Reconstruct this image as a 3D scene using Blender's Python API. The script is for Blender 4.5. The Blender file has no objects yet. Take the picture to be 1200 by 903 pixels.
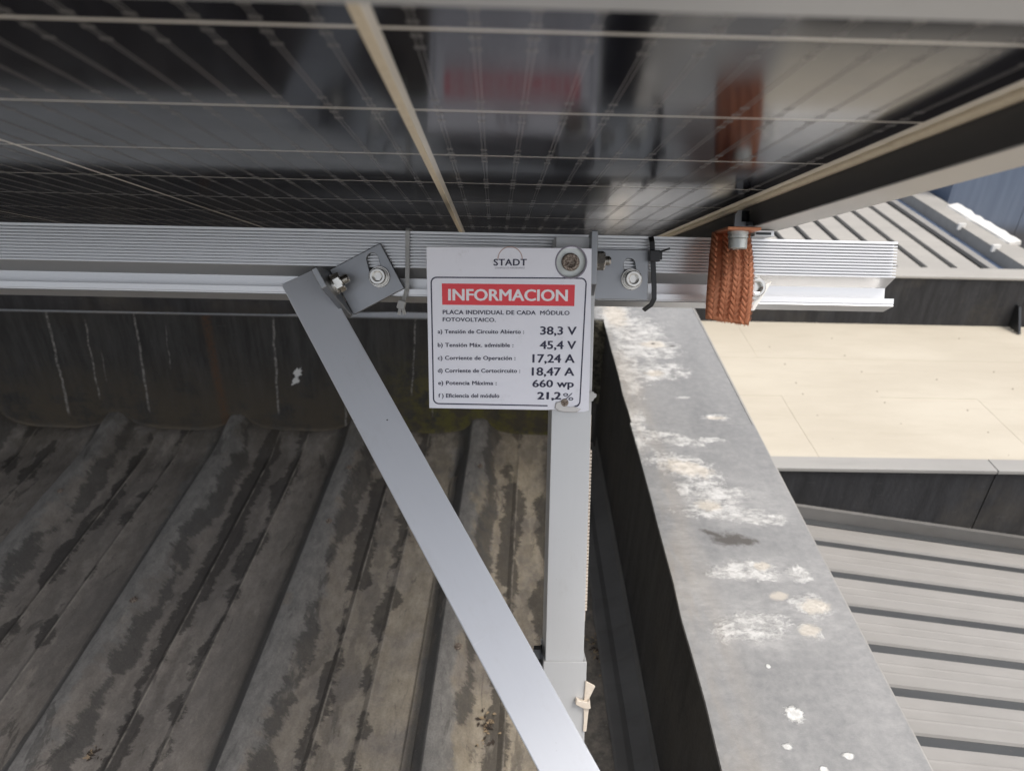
import bpy, math, random, bmesh
from mathutils import Vector, Matrix
from mathutils.geometry import tessellate_polygon
random.seed(7)
sc = bpy.context.scene
COL = sc.collection
# ------------------------------------------------------------------ camera
F = 880.0                                      # focal length in photo pixels (1200 wide)
cy_ = Vector((-12.0, 526.5, -F)).normalized()  # world +Y seen from the camera
cx_ = Vector((1.0, -0.017, (-12 - .017*526.5)/F)).normalized()
cz_ = cx_.cross(cy_)
R = Matrix((cx_, cy_, cz_))                    # camera vector -> world vector
CAM = Vector((0, 0, 0.9))
cd = bpy.data.cameras.new('camera'); cam = bpy.data.objects.new('camera', cd); COL.objects.link(cam)
cam.matrix_world = Matrix.Translation(CAM) @ R.to_4x4()
cd.sensor_width = 36.0; cd.lens = F/1200*36; cd.clip_start = .01; cd.clip_end = 3000
cd.dof.use_dof = True; cd.dof.focus_distance = .62; cd.dof.aperture_fstop = 9.5; cd.dof.aperture_blades = 0
sc.camera = cam
sc.render.resolution_x = 1024; sc.render.resolution_y = 770
# ------------------------------------------------------------------ world, sun, exposure
SUN_EL, SUN_AZ = math.radians(66), math.radians(125)     # azimuth from +Y towards +X
w = bpy.data.worlds.new('World'); sc.world = w; w.use_nodes = True
wn = w.node_tree; bg = wn.nodes['Background']; sky = wn.nodes.new('ShaderNodeTexSky')
sky.sky_type = 'NISHITA'; sky.sun_disc = False; sky.sun_elevation = SUN_EL; sky.sun_rotation = SUN_AZ
sky.air_density = 1.0; sky.dust_density = 5.0; sky.ozone_density = 1.0
hs = wn.nodes.new('ShaderNodeHueSaturation'); hs.inputs['Saturation'].default_value = .38   # thin high cloud
wn.links.new(sky.outputs[0], hs.inputs['Color']); wn.links.new(hs.outputs[0], bg.inputs[0]); bg.inputs[1].default_value = .15
sl = bpy.data.lights.new('sun', 'SUN'); so = bpy.data.objects.new('sun', sl); COL.objects.link(so)
sl.energy = .8; sl.angle = math.radians(16); sl.color = (1, .95, .87)
sd = Vector((math.sin(SUN_AZ)*math.cos(SUN_EL), math.cos(SUN_AZ)*math.cos(SUN_EL), math.sin(SUN_EL)))
so.rotation_euler = sd.to_track_quat('Z', 'Y').to_euler()
sc.view_settings.view_transform = 'Standard'; sc.view_settings.look = 'None'
sc.view_settings.exposure = 0.80; sc.view_settings.gamma = 1
# ------------------------------------------------------------------ frames of reference
TAU = math.radians(24.8)                       # slope of the solar panel and of its rack
VX = Vector((1, 0, 0)); VV = Vector((0, math.cos(TAU), -math.sin(TAU))); VW = Vector((0, math.sin(TAU), math.cos(TAU)))
RIG = Matrix.Translation(CAM) @ Matrix((VX, VV, VW)).transposed().to_4x4()
def ray(px, py): return R @ Vector((px-600, 451.5-py, -F))
def rp(px, py, v):                             # photo point on the rack plane v = const -> rack coordinates
    d = ray(px, py); t = v/d.dot(VV); p = d*t
    return Vector((p.x, p.dot(VV), p.dot(VW)))
def rd(px, py, depth):
    d = ray(px, py)*(depth/F)
    return Vector((d.x, d.dot(VV), d.dot(VW)))
# ------------------------------------------------------------------ node helper
class NT:
    def __init__(s, name):
        s.m = bpy.data.materials.new(name); s.m.use_nodes = True; s.t = s.m.node_tree
        s.b = s.t.nodes['Principled BSDF']; s.out = s.t.nodes['Material Output']
        s.tc = s.t.nodes.new('ShaderNodeTexCoord')
    def put(s, sock, v):
        if isinstance(v, bpy.types.NodeSocket): s.t.links.new(v, sock)
        elif v is not None:
            if isinstance(v, (tuple, list, Vector)) and sock.type == 'RGBA' and len(v) == 3: v = (*v, 1)
            sock.default_value = v
    def P(s, **k):
        for n, v in k.items(): s.put(s.b.inputs[n.replace('_', ' ')], v)
    def obj(s): return s.tc.outputs['Object']
    def gen(s): return s.tc.outputs['Generated']
    def map(s, c, loc=(0, 0, 0), rot=(0, 0, 0), scale=(1, 1, 1)):
        n = s.t.nodes.new('ShaderNodeMapping'); s.put(n.inputs[0], c)
        n.inputs[1].default_value = loc; n.inputs[2].default_value = rot; n.inputs[3].default_value = scale
        return n.outputs[0]
    def noise(s, c, scale=5, detail=4, rough=.6, dist=0, col=False):
        n = s.t.nodes.new('ShaderNodeTexNoise'); s.put(n.inputs['Vector'], c)
        n.inputs['Scale'].default_value = scale; n.inputs['Detail'].default_value = detail
        n.inputs['Roughness'].default_value = rough; n.inputs['Distortion'].default_value = dist
        return n.outputs['Color' if col else 'Fac']
    def vor(s, c, scale=5):
        n = s.t.nodes.new('ShaderNodeTexVoronoi'); s.put(n.inputs['Vector'], c); n.inputs['Scale'].default_value = scale
        return n.outputs['Distance']
    def math(s, op, a, b=None, c=None, clamp=False):
        n = s.t.nodes.new('ShaderNodeMath'); n.operation = op; n.use_clamp = clamp
        s.put(n.inputs[0], a); s.put(n.inputs[1], b); s.put(n.inputs[2], c); return n.outputs[0]
    def vmath(s, op, a, b=None, out=0):
        n = s.t.nodes.new('ShaderNodeVectorMath'); n.operation = op
        s.put(n.inputs[0], a); s.put(n.inputs[1], b); return n.outputs[out]
    def sep(s, c):
        n = s.t.nodes.new('ShaderNodeSeparateXYZ'); s.put(n.inputs[0], c); return n.outputs
    def comb(s, x, y, z=0):
        n = s.t.nodes.new('ShaderNodeCombineXYZ'); s.put(n.inputs[0], x); s.put(n.inputs[1], y); s.put(n.inputs[2], z); return n.outputs[0]
    def ss(s, v, a, b, lo=0., hi=1.):          # smooth step
        n = s.t.nodes.new('ShaderNodeMapRange'); n.interpolation_type = 'SMOOTHSTEP'
        s.put(n.inputs[0], v)
        if a <= b:
            n.inputs[1].default_value = a; n.inputs[2].default_value = b; n.inputs[3].default_value = lo; n.inputs[4].default_value = hi
        else:
            n.inputs[1].default_value = b; n.inputs[2].default_value = a; n.inputs[3].default_value = hi; n.inputs[4].default_value = lo
        return n.outputs[0]
    def mix(s, f, a, b, mode='MIX'):
        n = s.t.nodes.new('ShaderNodeMix'); n.data_type = 'RGBA'; n.blend_type = mode; n.clamp_factor = True
        s.put(n.inputs[0], f); s.put(n.inputs[6], a); s.put(n.inputs[7], b); return n.outputs[2]
    def bump(s, h, strength=.3, dist=.002, nrm=None):
        n = s.t.nodes.new('ShaderNodeBump'); n.inputs['Strength'].default_value = strength; n.inputs['Distance'].default_value = dist
        s.put(n.inputs['Height'], h)
        if nrm: s.put(n.inputs['Normal'], nrm)
        s.put(s.b.inputs['Normal'], n.outputs[0]); return n.outputs[0]
    def spots(s, c, L, soft=.35, nscale=60, namp=.9):   # irregular patches with places of their own: (x, y, rx, ry, angle)
        nz = s.math('MULTIPLY', s.math('SUBTRACT', s.noise(c, nscale, 5, .7), .5), namp*2)
        acc = None
        for (x, y, rx, ry, a) in L:
            q = s.vmath('SUBTRACT', c, (x, y, 0))
            q = s.map(q, rot=(0, 0, -a)); q = s.vmath('MULTIPLY', q, (1/rx, 1/ry, 0))
            d = s.vmath('LENGTH', q, out=1)
            d = s.math('ADD', d, nz)
            k = s.ss(d, 1+soft, 1-soft)
            acc = k if acc is None else s.math('MAXIMUM', acc, k)
        return acc
MATS = {}
def simple(name, col, rough=.5, metal=0., **k):
    n = NT(name); n.P(Base_Color=col, Roughness=rough, Metallic=metal)
    for a, v in k.items(): n.P(**{a: v})
    MATS[name] = n.m; return n.m
def metal(name, col, rough, streak=(1, 60, 60), amp=.12, bump=.05, sc_=8, met=1.0):
    n = NT(name)
    g = n.noise(n.map(n.obj(), scale=streak), sc_, 5, .7)
    sm = n.noise(n.obj(), 22, 4, .6)
    v = n.math('ADD', n.math('MULTIPLY', n.math('SUBTRACT', g, .5), amp), n.math('MULTIPLY', n.math('SUBTRACT', sm, .5), amp*1.3))
    n.P(Base_Color=n.mix(n.math('ADD', v, .5), tuple(c*.8 for c in col), tuple(min(1, c*1.15) for c in col)), Metallic=met,
        Roughness=n.math('ADD', n.math('MULTIPLY', v, .9), rough))
    if name.startswith('anodised'):
        sm2 = n.ss(n.noise(n.map(n.obj(), scale=(1, 1, .5)), 30, 6, .75), .52, .72)
        scr = n.ss(n.noise(n.map(n.obj(), rot=(.3, .2, .5), scale=(3, 90, 90)), 5, 2, .5), .70, .74)
        scr = n.math('MULTIPLY', scr, n.ss(n.noise(n.obj(), 9, 2), .5, .6))
        spk = n.ss(n.noise(n.obj(), 420, 2, .5), .73, .77)
        base = n.b.inputs['Base Color'].links[0].from_socket
        c = n.mix(n.math('MULTIPLY', sm2, .16), base, (.36, .34, .31)); c = n.mix(n.math('MULTIPLY', scr, .3), c, (.85, .86, .88)); c = n.mix(n.math('MULTIPLY', spk, .45), c, (.22, .19, .16))
        n.P(Base_Color=c)
    n.bump(g, bump, .0004); MATS[name] = n.m; return n.m
metal('anodised', (.56, .56, .555), .42, (60, 60, 1), .10, 0, met=.25)
metal('anodised_strut', (.575, .59, .625), .5, (80, 80, 1), .12, 0, met=.05)
metal('rail_metal', (.68, .675, .67), .34, (.05, 2, 2), .05, 0, met=.75)
metal('bracket_metal', (.30, .305, .315), .42, (20, 20, 20), .2)
metal('stainless', (.56, .54, .50), .24, (40, 40, 40), .2)
metal('galvanised', (.52, .53, .50), .42, (40, 40, 40), .3)
metal('flange_metal', (.60, .57, .53), .45, (1, 40, 40), .15)
def m_rust():
    n = NT('dirty_socket'); f = n.noise(n.obj(), 700, 5, .7)
    n.P(Base_Color=n.mix(n.ss(f, .4, .62), (.10, .065, .045), (.42, .36, .30)), Roughness=.6, Metallic=.35); n.bump(f, .6, .0006); MATS['rust'] = n.m
m_rust()
simple('rubber', (.012, .012, .013), .35)
simple('frame_inner', (.09, .088, .086), .5, .55)
simple('dark_metal', (.05, .052, .055), .4, .8)
def m_plastic():
    n = NT('clear_nylon'); n.P(Base_Color=(.62, .61, .58), Roughness=.35, Transmission_Weight=.25, Subsurface_Weight=.2, Subsurface_Radius=(.003, .003, .003)); MATS['nylon'] = n.m
    n = NT('aged_nylon'); f = n.noise(n.obj(), 250, 3)
    n.P(Base_Color=n.mix(f, (.55, .46, .36), (.78, .70, .60)), Roughness=.5); MATS['nylon_old'] = n.m
m_plastic()
simple('white_plastic', (.72, .70, .66), .42)
def m_sign():
    n = NT('sign_face'); f = n.noise(n.obj(), 30, 4); g = n.noise(n.obj(), 500, 3)
    gr = n.math('MULTIPLY', n.ss(n.noise(n.obj(), 55, 6, .8), .56, .72), .22)
    n.P(Base_Color=n.mix(gr, n.mix(f, (.77, .765, .82), (.83, .825, .875)), (.42, .40, .40)), Roughness=.42, Coat_Weight=.15); n.bump(f, .1, .002); MATS['sign'] = n.m
    for k, c in dict(ink=(.014, .013, .045), red=(.76, .045, .06), paper=(.86, .82, .84), arc=(.45, .30, .26), torn=(.62, .60, .58), grey=(.22, .2, .24)).items():
        simple('print_'+k, c, .45)
m_sign()
# --- solar panel: laminate seen through its rear glass
def m_cell():
    n = NT('solar_cell'); f = n.noise(n.obj(), 900, 3, .8); d = n.noise(n.obj(), 14, 5, .65)
    fing = n.math('SINE', n.math('MULTIPLY', n.sep(n.obj())[0], 4200))
    n.P(Base_Color=n.mix(f, (.004, .0045, .008), (.010, .010, .016)), Roughness=.5, Specular_IOR_Level=.0,
        Coat_Weight=1., Coat_IOR=1.55, Coat_Roughness=n.math('ADD', n.math('MULTIPLY', n.ss(d, .4, .75), .06), .105))
    MATS['cell'] = n.m
    n = NT('cell_wire'); n.P(Base_Color=(.25, .235, .22), Roughness=.5, Metallic=.3, Coat_Weight=1, Coat_Roughness=.11, Coat_IOR=1.52); MATS['wire'] = n.m
    n = NT('laminate_gap')
    tr = n.t.nodes.new('ShaderNodeBsdfTranslucent'); tr.inputs[0].default_value = (.9, .84, .74, 1)
    mx = n.t.nodes.new('ShaderNodeMixShader'); mx.inputs[0].default_value = .2
    n.P(Base_Color=(.88, .84, .77), Roughness=.3, Coat_Weight=1, Coat_Roughness=.11)
    n.t.links.new(n.b.outputs[0], mx.inputs[1]); n.t.links.new(tr.outputs[0], mx.inputs[2]); n.t.links.new(mx.outputs[0], n.out.inputs[0]); MATS['gap'] = n.m
    n = NT('sealant'); f = n.noise(n.obj(), 120, 4)
    n.P(Base_Color=n.mix(f, (.64, .54, .38), (.80, .70, .53)), Roughness=.5); n.bump(f, .6, .002); MATS['seal'] = n.m
m_cell()
# --- copper braid
def m_copper():
    n = NT('copper_braid'); f = n.noise(n.obj(), 160, 4); z = n.sep(n.obj())[2]
    g = n.noise(n.obj(), 2500, 2)
    c = n.mix(f, (.40, .15, .08), (.76, .34, .185)); c = n.mix(n.ss(f, .62, .75), c, (.15, .06, .04))
    n.P(Base_Color=c, Metallic=.75, Roughness=.42); n.bump(g, .3, .0003); MATS['copper'] = n.m
m_copper()
# --- roofing
RX0, RP, RSK = -.045, .2445, .05
def m_roof():
    n = NT('weathered_roof_sheet'); o = n.obj(); X, Y, Z = n.sep(o)
    xc = n.math('SUBTRACT', n.math('SUBTRACT', X, RX0), n.math('MULTIPLY', n.math('SUBTRACT', Y, .95), RSK))
    st = n.comb(n.math('MULTIPLY', xc, 1.0), n.math('MULTIPLY', Y, .22), 0)
    wob = n.math('MULTIPLY', n.math('SUBTRACT', n.noise(n.comb(n.math('MULTIPLY', xc, 1.), n.math('MULTIPLY', Y, .9), 0), 26, 6, .72), .5), .085)
    wob2 = n.math('MULTIPLY', n.math('SUBTRACT', n.noise(n.comb(xc, n.math('MULTIPLY', Y, .35), 3.), 9, 3, .6), .5), .11)
    s_ = n.math('FLOORED_MODULO', n.math('ADD', n.math('ADD', xc, n.math('ADD', wob, wob2)), 10*RP+.075), RP)   # 0 at the left foot of a rib
    s0 = n.math('FLOORED_MODULO', n.math('ADD', xc, 10*RP+.075), RP)
    big = n.noise(n.comb(xc, n.math('MULTIPLY', Y, .5), 7.), 5, 5, .65)
    fine = n.noise(n.comb(xc, n.math('MULTIPLY', Y, .4), 1.), 70, 6, .75)
    grain = n.noise(o, 420, 3, .7)
    mud = n.mix(n.ss(fine, .3, .72), (.25, .22, .188), (.385, .345, .30))
    mud = n.mix(n.ss(big, .38, .62), n.mix(.6, mud, (.18, .165, .152)), mud)
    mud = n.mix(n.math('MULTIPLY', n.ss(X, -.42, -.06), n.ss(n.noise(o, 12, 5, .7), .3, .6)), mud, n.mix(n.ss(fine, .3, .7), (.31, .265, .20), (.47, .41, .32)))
    zinc = n.mix(n.ss(fine, .3, .7), (.21, .20, .185), (.33, .312, .285))
    c = n.mix(n.math('MULTIPLY', n.ss(s_, .030, .045), n.ss(s_, .108, .092)), mud, zinc)
    fe = n.math('MULTIPLY', n.math('SUBTRACT', n.noise(n.comb(n.math('MULTIPLY', xc, .6), Y, 2.), 95, 6, .8), .5), .036)     # feathered edge
    def streak(c, centre, wmax, lo, hi, seed, amt, col):
        wv_ = n.ss(n.noise(n.comb(n.math('MULTIPLY', xc, .8), Y, seed), 7.5, 3, .6), lo, hi)
        wob_ = n.math('MULTIPLY', n.math('SUBTRACT', n.noise(n.comb(xc, Y, seed+4), 9, 2, .5), .5), .05)
        d = n.math('ABSOLUTE', n.math('ADD', n.math('SUBTRACT', s0, centre), n.math('ADD', wob_, 0)))
        d = n.math('ADD', d, fe); k = n.ss(n.math('SUBTRACT', d, n.math('MULTIPLY', wv_, wmax)), .003, -.002)
        k = n.math('MULTIPLY', k, n.ss(wv_, .02, .15))
        return n.mix(n.math('MULTIPLY', k, amt), c, col)
    c = streak(c, .175, .030, .30, .70, 40., .35, (.14, .125, .11))
    c = streak(c, .106, .012, .34, .55, 3., .7, (.085, .08, .075))
    c = streak(c, .150, .020, .38, .62, 11., .74, (.048, .044, .041))
    c = streak(c, .208, .016, .42, .64, 19., .72, (.05, .046, .042))
    pn = n.noise(n.comb(n.math('MULTIPLY', xc, 1.), n.math('MULTIPLY', Y, .28), 11.), 26, 7, .72, .8)
    blk = n.math('MULTIPLY', n.ss(pn, .58, .61), n.math('ADD', n.math('MULTIPLY', n.ss(big, .36, .6), .5), .1))
    c = n.mix(blk, c, (.07, .064, .058))
    lf = n.math('MULTIPLY', n.ss(s0, .028, .040), n.ss(s0, .062, .056))  # shaded left flank of each rib, painted into the sheet colour
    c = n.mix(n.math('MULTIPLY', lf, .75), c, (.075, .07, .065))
    pale = n.math('MULTIPLY', n.ss(n.noise(n.comb(xc, n.math('MULTIPLY', Y, .3), 21.), 30, 6, .7), .58, .7), .5)
    c = n.mix(pale, c, (.46, .41, .345))
    rdg = n.math('MINIMUM', n.math('ABSOLUTE', n.math('SUBTRACT', s0, .158)), n.math('ABSOLUTE', n.math('SUBTRACT', s0, .217)))
    c = n.mix(n.math('MULTIPLY', n.ss(rdg, .0022, .0006), n.ss(fine, .36, .66)), c, (.42, .38, .32))
    c = n.mix(n.ss(X, .085, .12), c, n.mix(n.ss(n.noise(o, 40, 6, .75), .35, .65), (.17, .155, .135), (.34, .30, .25)))
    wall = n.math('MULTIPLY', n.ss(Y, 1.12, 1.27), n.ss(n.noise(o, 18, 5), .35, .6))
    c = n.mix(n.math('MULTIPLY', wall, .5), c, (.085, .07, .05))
    spk = n.vor(o, 160); c = n.mix(n.math('MULTIPLY', n.ss(spk, .14, .06), n.ss(grain, .5, .62)), c, (.40, .37, .32))
    c = n.mix(n.ss(grain, .2, .8), n.mix(.25, c, (0, 0, 0)), c)
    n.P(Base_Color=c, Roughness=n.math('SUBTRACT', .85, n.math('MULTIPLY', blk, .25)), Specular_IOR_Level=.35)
    n.bump(n.math('ADD', n.math('MULTIPLY', fine, .7), n.math('MULTIPLY', grain, .3)), .7, .003); MATS['roof'] = n.m
m_roof()
def m_darkwall(name, grad=False, col=(.027, .027, .029), moss=False):
    n = NT(name); o = n.obj(); X, Y, Z = n.sep(o)
    v = n.noise(n.comb(n.math('ADD', X, Y), n.math('MULTIPLY', Z, .12), 0), 45, 6, .75)
    b = n.noise(o, 7, 5, .65); g = n.noise(o, 220, 4, .7)
    c = n.mix(n.ss(v, .3, .75), tuple(k*.65 for k in col), tuple(k*1.5 for k in col))
    c = n.mix(n.math('MULTIPLY', n.ss(b, .45, .7), .6), c, (.062, .055, .046))
    if moss:
        lo = n.ss(Z, .22, .03); c = n.mix(n.math('MULTIPLY', lo, n.ss(n.noise(o, 16, 6, .75), .32, .55)), c, (.082, .068, .05))
        gr = n.math('MULTIPLY', n.math('MULTIPLY', n.ss(X, -.30, -.08), n.ss(Z, .24, .08)), n.ss(n.noise(o, 30, 6, .75), .4, .6))
        c = n.mix(gr, c, (.125, .112, .036))
        rs = n.math('MULTIPLY', n.ss(n.math('ABSOLUTE', n.math('SUBTRACT', n.math('ADD', X, n.math('MULTIPLY', v, .02)), -.535)), .014, .002), n.ss(g, .3, .6))
        c = n.mix(n.math('MULTIPLY', rs, .6), c, (.12, .06, .03))
    # pale water runs
        wx = n.math('ADD', n.math('ADD', X, n.math('MULTIPLY', Z, -.09)), n.math('MULTIPLY', n.math('SUBTRACT', n.noise(o, 30, 2), .5), .008))
        acc = None
        for k, (xx, wd, z0, z1) in enumerate(((-.862, .0035, .04, .29), (-.795, .0022, .08, .27), (-.70, .0028, .05, .29), (-.442, .003, .05, .29), (-.305, .0025, .0, .2), (-.175, .002, .1, .29), (-.13, .0016, .05, .29), (-.645, .0010, .15, .26), (-1.02, .0025, .05, .24), (-.775, .0012, .12, .2), (-1.13, .003, .02, .29))):
            a = n.ss(n.math('ABSOLUTE', n.math('SUBTRACT', wx, xx)), wd, wd*.3)
            a = n.math('MULTIPLY', a, n.math('MULTIPLY', n.ss(Z, z0, z0+.02), n.ss(Z, z1, z1-.03)))
            acc = a if acc is None else n.math('MAXIMUM', acc, a)
        c = n.mix(n.math('MULTIPLY', acc, n.math('MULTIPLY', n.ss(n.noise(o, 200, 5, .85), .40, .60), .8)), c, (.38, .36, .33))
    sc2 = n.noise(n.map(o, rot=(0, .5, 0), scale=(3, 3, 60)), 6, 3, .8)
    c = n.mix(n.math('MULTIPLY', n.ss(sc2, .66, .74), .18), c, (.3, .29, .28))
    n.P(Base_Color=c, Roughness=n.math('ADD', n.math('MULTIPLY', g, .25), .5), Specular_IOR_Level=.25); n.bump(g, .3, .0015); MATS[name] = n.m
m_darkwall('bitumen_wall', moss=True, col=(.050, .048, .046)); m_darkwall('dark_cladding'); m_darkwall('inner_cladding', col=(.046, .044, .042)); m_darkwall('dark_flashing', col=(.24, .232, .22))
def m_coping():
    n = NT('zinc_coping'); o = n.obj(); X, Y, Z = n.sep(o)
    f = n.noise(n.map(o, scale=(1, .45, 1)), 9, 6, .65); g = n.noise(o, 90, 6, .75); gg = n.noise(o, 700, 3, .8)
    c = n.mix(n.ss(f, .3, .7), (.215, .215, .213), (.29, .286, .28)); c = n.mix(n.ss(g, .3, .75), n.mix(.22, c, (.1, .1, .1)), n.mix(.15, c, (.5, .48, .45)))
    S = lambda px, py, rx, ry, a=0: (lambda p: (p.x, p.y, rx, ry, a))(CAM+ray(px, py)*((.29-.9)/ray(px, py).z))
    W = [S(720, 372, .035, .08), S(745, 385, .045, .05, .4), S(762, 408, .05, .035), S(758, 436, .06, .03, .2), S(735, 425, .02, .09),
         S(795, 437, .018, .014), S(745, 500, .016, .06), S(775, 512, .055, .014, -.25), S(800, 545, .045, .022, -.3), S(830, 575, .04, .022, -.2),
         S(845, 600, .05, .012), S(890, 607, .03, .010, -.05), S(870, 668, .035, .014, -.05), S(935, 672, .014, .012), S(950, 708, .018, .016),
         S(880, 735, .036, .016, .1), S(852, 738, .02, .006), S(950, 740, .012, .010), S(832, 515, .02, .006), S(840, 488, .02, .008), S(800, 465, .012, .004)]
    m1 = n.spots(o, W, .30, 55, 1.25); m1 = n.math('MULTIPLY', m1, n.ss(n.noise(n.map(o, scale=(.8, 1.25, 1)), 70, 7, .8), .36, .60))
    c = n.mix(n.math('MULTIPLY', m1, .75), c, n.mix(g, (.50, .49, .47), (.80, .79, .76)))
    hal = n.spots(o, [S(740, 390, .06, .09), S(770, 520, .06, .04, -.3), S(835, 580, .07, .035, -.2), S(880, 605, .05, .02), S(900, 670, .07, .02), S(900, 725, .07, .035), S(735, 450, .02, .16), S(800, 640, .02, .12)], .9, 16, 1.0)
    c = n.mix(n.math('MULTIPLY', n.math('MULTIPLY', hal, .4), n.ss(n.noise(n.map(o, scale=(.7, 2, 1)), 26, 6, .75), .35, .7)), c, (.55, .535, .51))
    C2 = [S(766, 403, .02, .012), S(768, 437, .014, .01), S(806, 548, .03, .014, -.4), S(830, 592, .014, .01), S(893, 663, .008, .006), S(913, 698, .009, .006), S(955, 710, .015, .01), S(838, 489, .013, .004), S(720, 368, .02, .05), S(948, 738, .01, .008)]
    m2 = n.spots(o, C2, .4, 90, 1.1); c = n.mix(n.math('MULTIPLY', m2, .55), c, (.62, .55, .45))
    D = [S(856, 632, .020, .010), S(875, 634, .012, .006), S(838, 626, .016, .004, -.5), S(765, 402, .004, .003), S(788, 405, .005, .003)]
    m3 = n.math('MULTIPLY', n.spots(o, D, .5, 110, 1.2), .85); c = n.mix(m3, c, (.075, .065, .055))
    W2 = [S(931, 836, .0085, .008), S(923, 874, .004, .003), S(994, 885, .005, .003), S(966, 901, .004, .003), S(1010, 640, .002, .002), S(772, 330, .01, .01), S(900, 780, .002, .002), S(880, 420, .0015, .0015), S(860, 450, .0012, .002)]
    m4 = n.spots(o, W2, .25, 170, .95); c = n.mix(n.math('MULTIPLY', m4, .9), c, n.mix(n.ss(g, .35, .65), (.52, .51, .48), (.78, .78, .76)))
    lf = n.math('MULTIPLY', n.ss(X, .262, .215), n.ss(n.noise(n.map(o, scale=(1, .25, 1)), 14, 5, .7), .42, .62)); c = n.mix(n.math('MULTIPLY', lf, .35), c, (.33, .28, .22))
    c = n.mix(n.math('MULTIPLY', n.ss(gg, .62, .72), .25), c, (.5, .5, .5))
    n.P(Base_Color=c, Roughness=n.math('ADD', n.math('MULTIPLY', g, .3), .36), Metallic=n.math('MULTIPLY', n.math('SUBTRACT', 1., m1), .25))
    n.bump(n.math('ADD', n.math('MULTIPLY', g, .4), n.math('MULTIPLY', n.math('MAXIMUM', m1, m4), .9)), .5, .003); MATS['coping'] = n.m
m_coping()
def m_deck(name, a, b, stain):
    n = NT(name); o = n.obj(); f = n.noise(n.map(o, scale=(.6, 1.4, 1)), 6, 6, .6); g = n.noise(o, 120, 5, .75); st = n.noise(n.map(o, scale=(.35, 3, 1)), 16, 5, .7)
    c = n.mix(n.ss(f, .3, .7), a, b); c = n.mix(n.math('MULTIPLY', n.ss(st, .5, .72), .35), c, stain); c = n.mix(n.math('MULTIPLY', n.ss(g, .6, .75), .15), c, (.25, .2, .15))
    n.P(Base_Color=c, Roughness=.6); n.bump(g, .12, .002); MATS[name] = n.m
m_deck('cream_membrane', (.42, .375, .30), (.475, .43, .35), (.37, .325, .25))
m_deck('ledge_metal', (.26, .25, .235), (.31, .30, .28), (.21, .20, .19))
m_deck('slat_sheet', (.225, .215, .20), (.275, .262, .245), (.19, .18, .165))
m_deck('far_sheet', (.30, .285, .26), (.36, .34, .31), (.25, .235, .21))
m_deck('tan_floor', (.50, .40, .27), (.60, .50, .36), (.40, .30, .2))
m_deck('slot_grey', (.030, .032, .034), (.045, .047, .048), (.028, .028, .028))
m_deck('worn_flashing', (.12, .115, .108), (.17, .164, .155), (.09, .08, .068))
m_deck('concrete', (.25, .24, .23), (.32, .31, .29), (.2, .2, .19))
m_deck('slot_tan', (.30, .26, .21), (.34, .30, .25), (.2, .18, .15))
def m_blue():
    n = NT('blue_cladding'); o = n.obj(); v = n.noise(n.map(o, scale=(8, 1, .5)), 6, 5, .7); z = n.sep(o)[2]
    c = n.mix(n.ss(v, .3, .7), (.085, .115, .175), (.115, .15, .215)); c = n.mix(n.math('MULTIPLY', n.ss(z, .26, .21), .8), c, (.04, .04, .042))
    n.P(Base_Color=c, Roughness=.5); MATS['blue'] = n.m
m_blue()
simple('dropping', (.72, .71, .68), .8)
simple('litter', (.36, .27, .17), .9); simple('litter_dark', (.06, .045, .035), .9)
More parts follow.
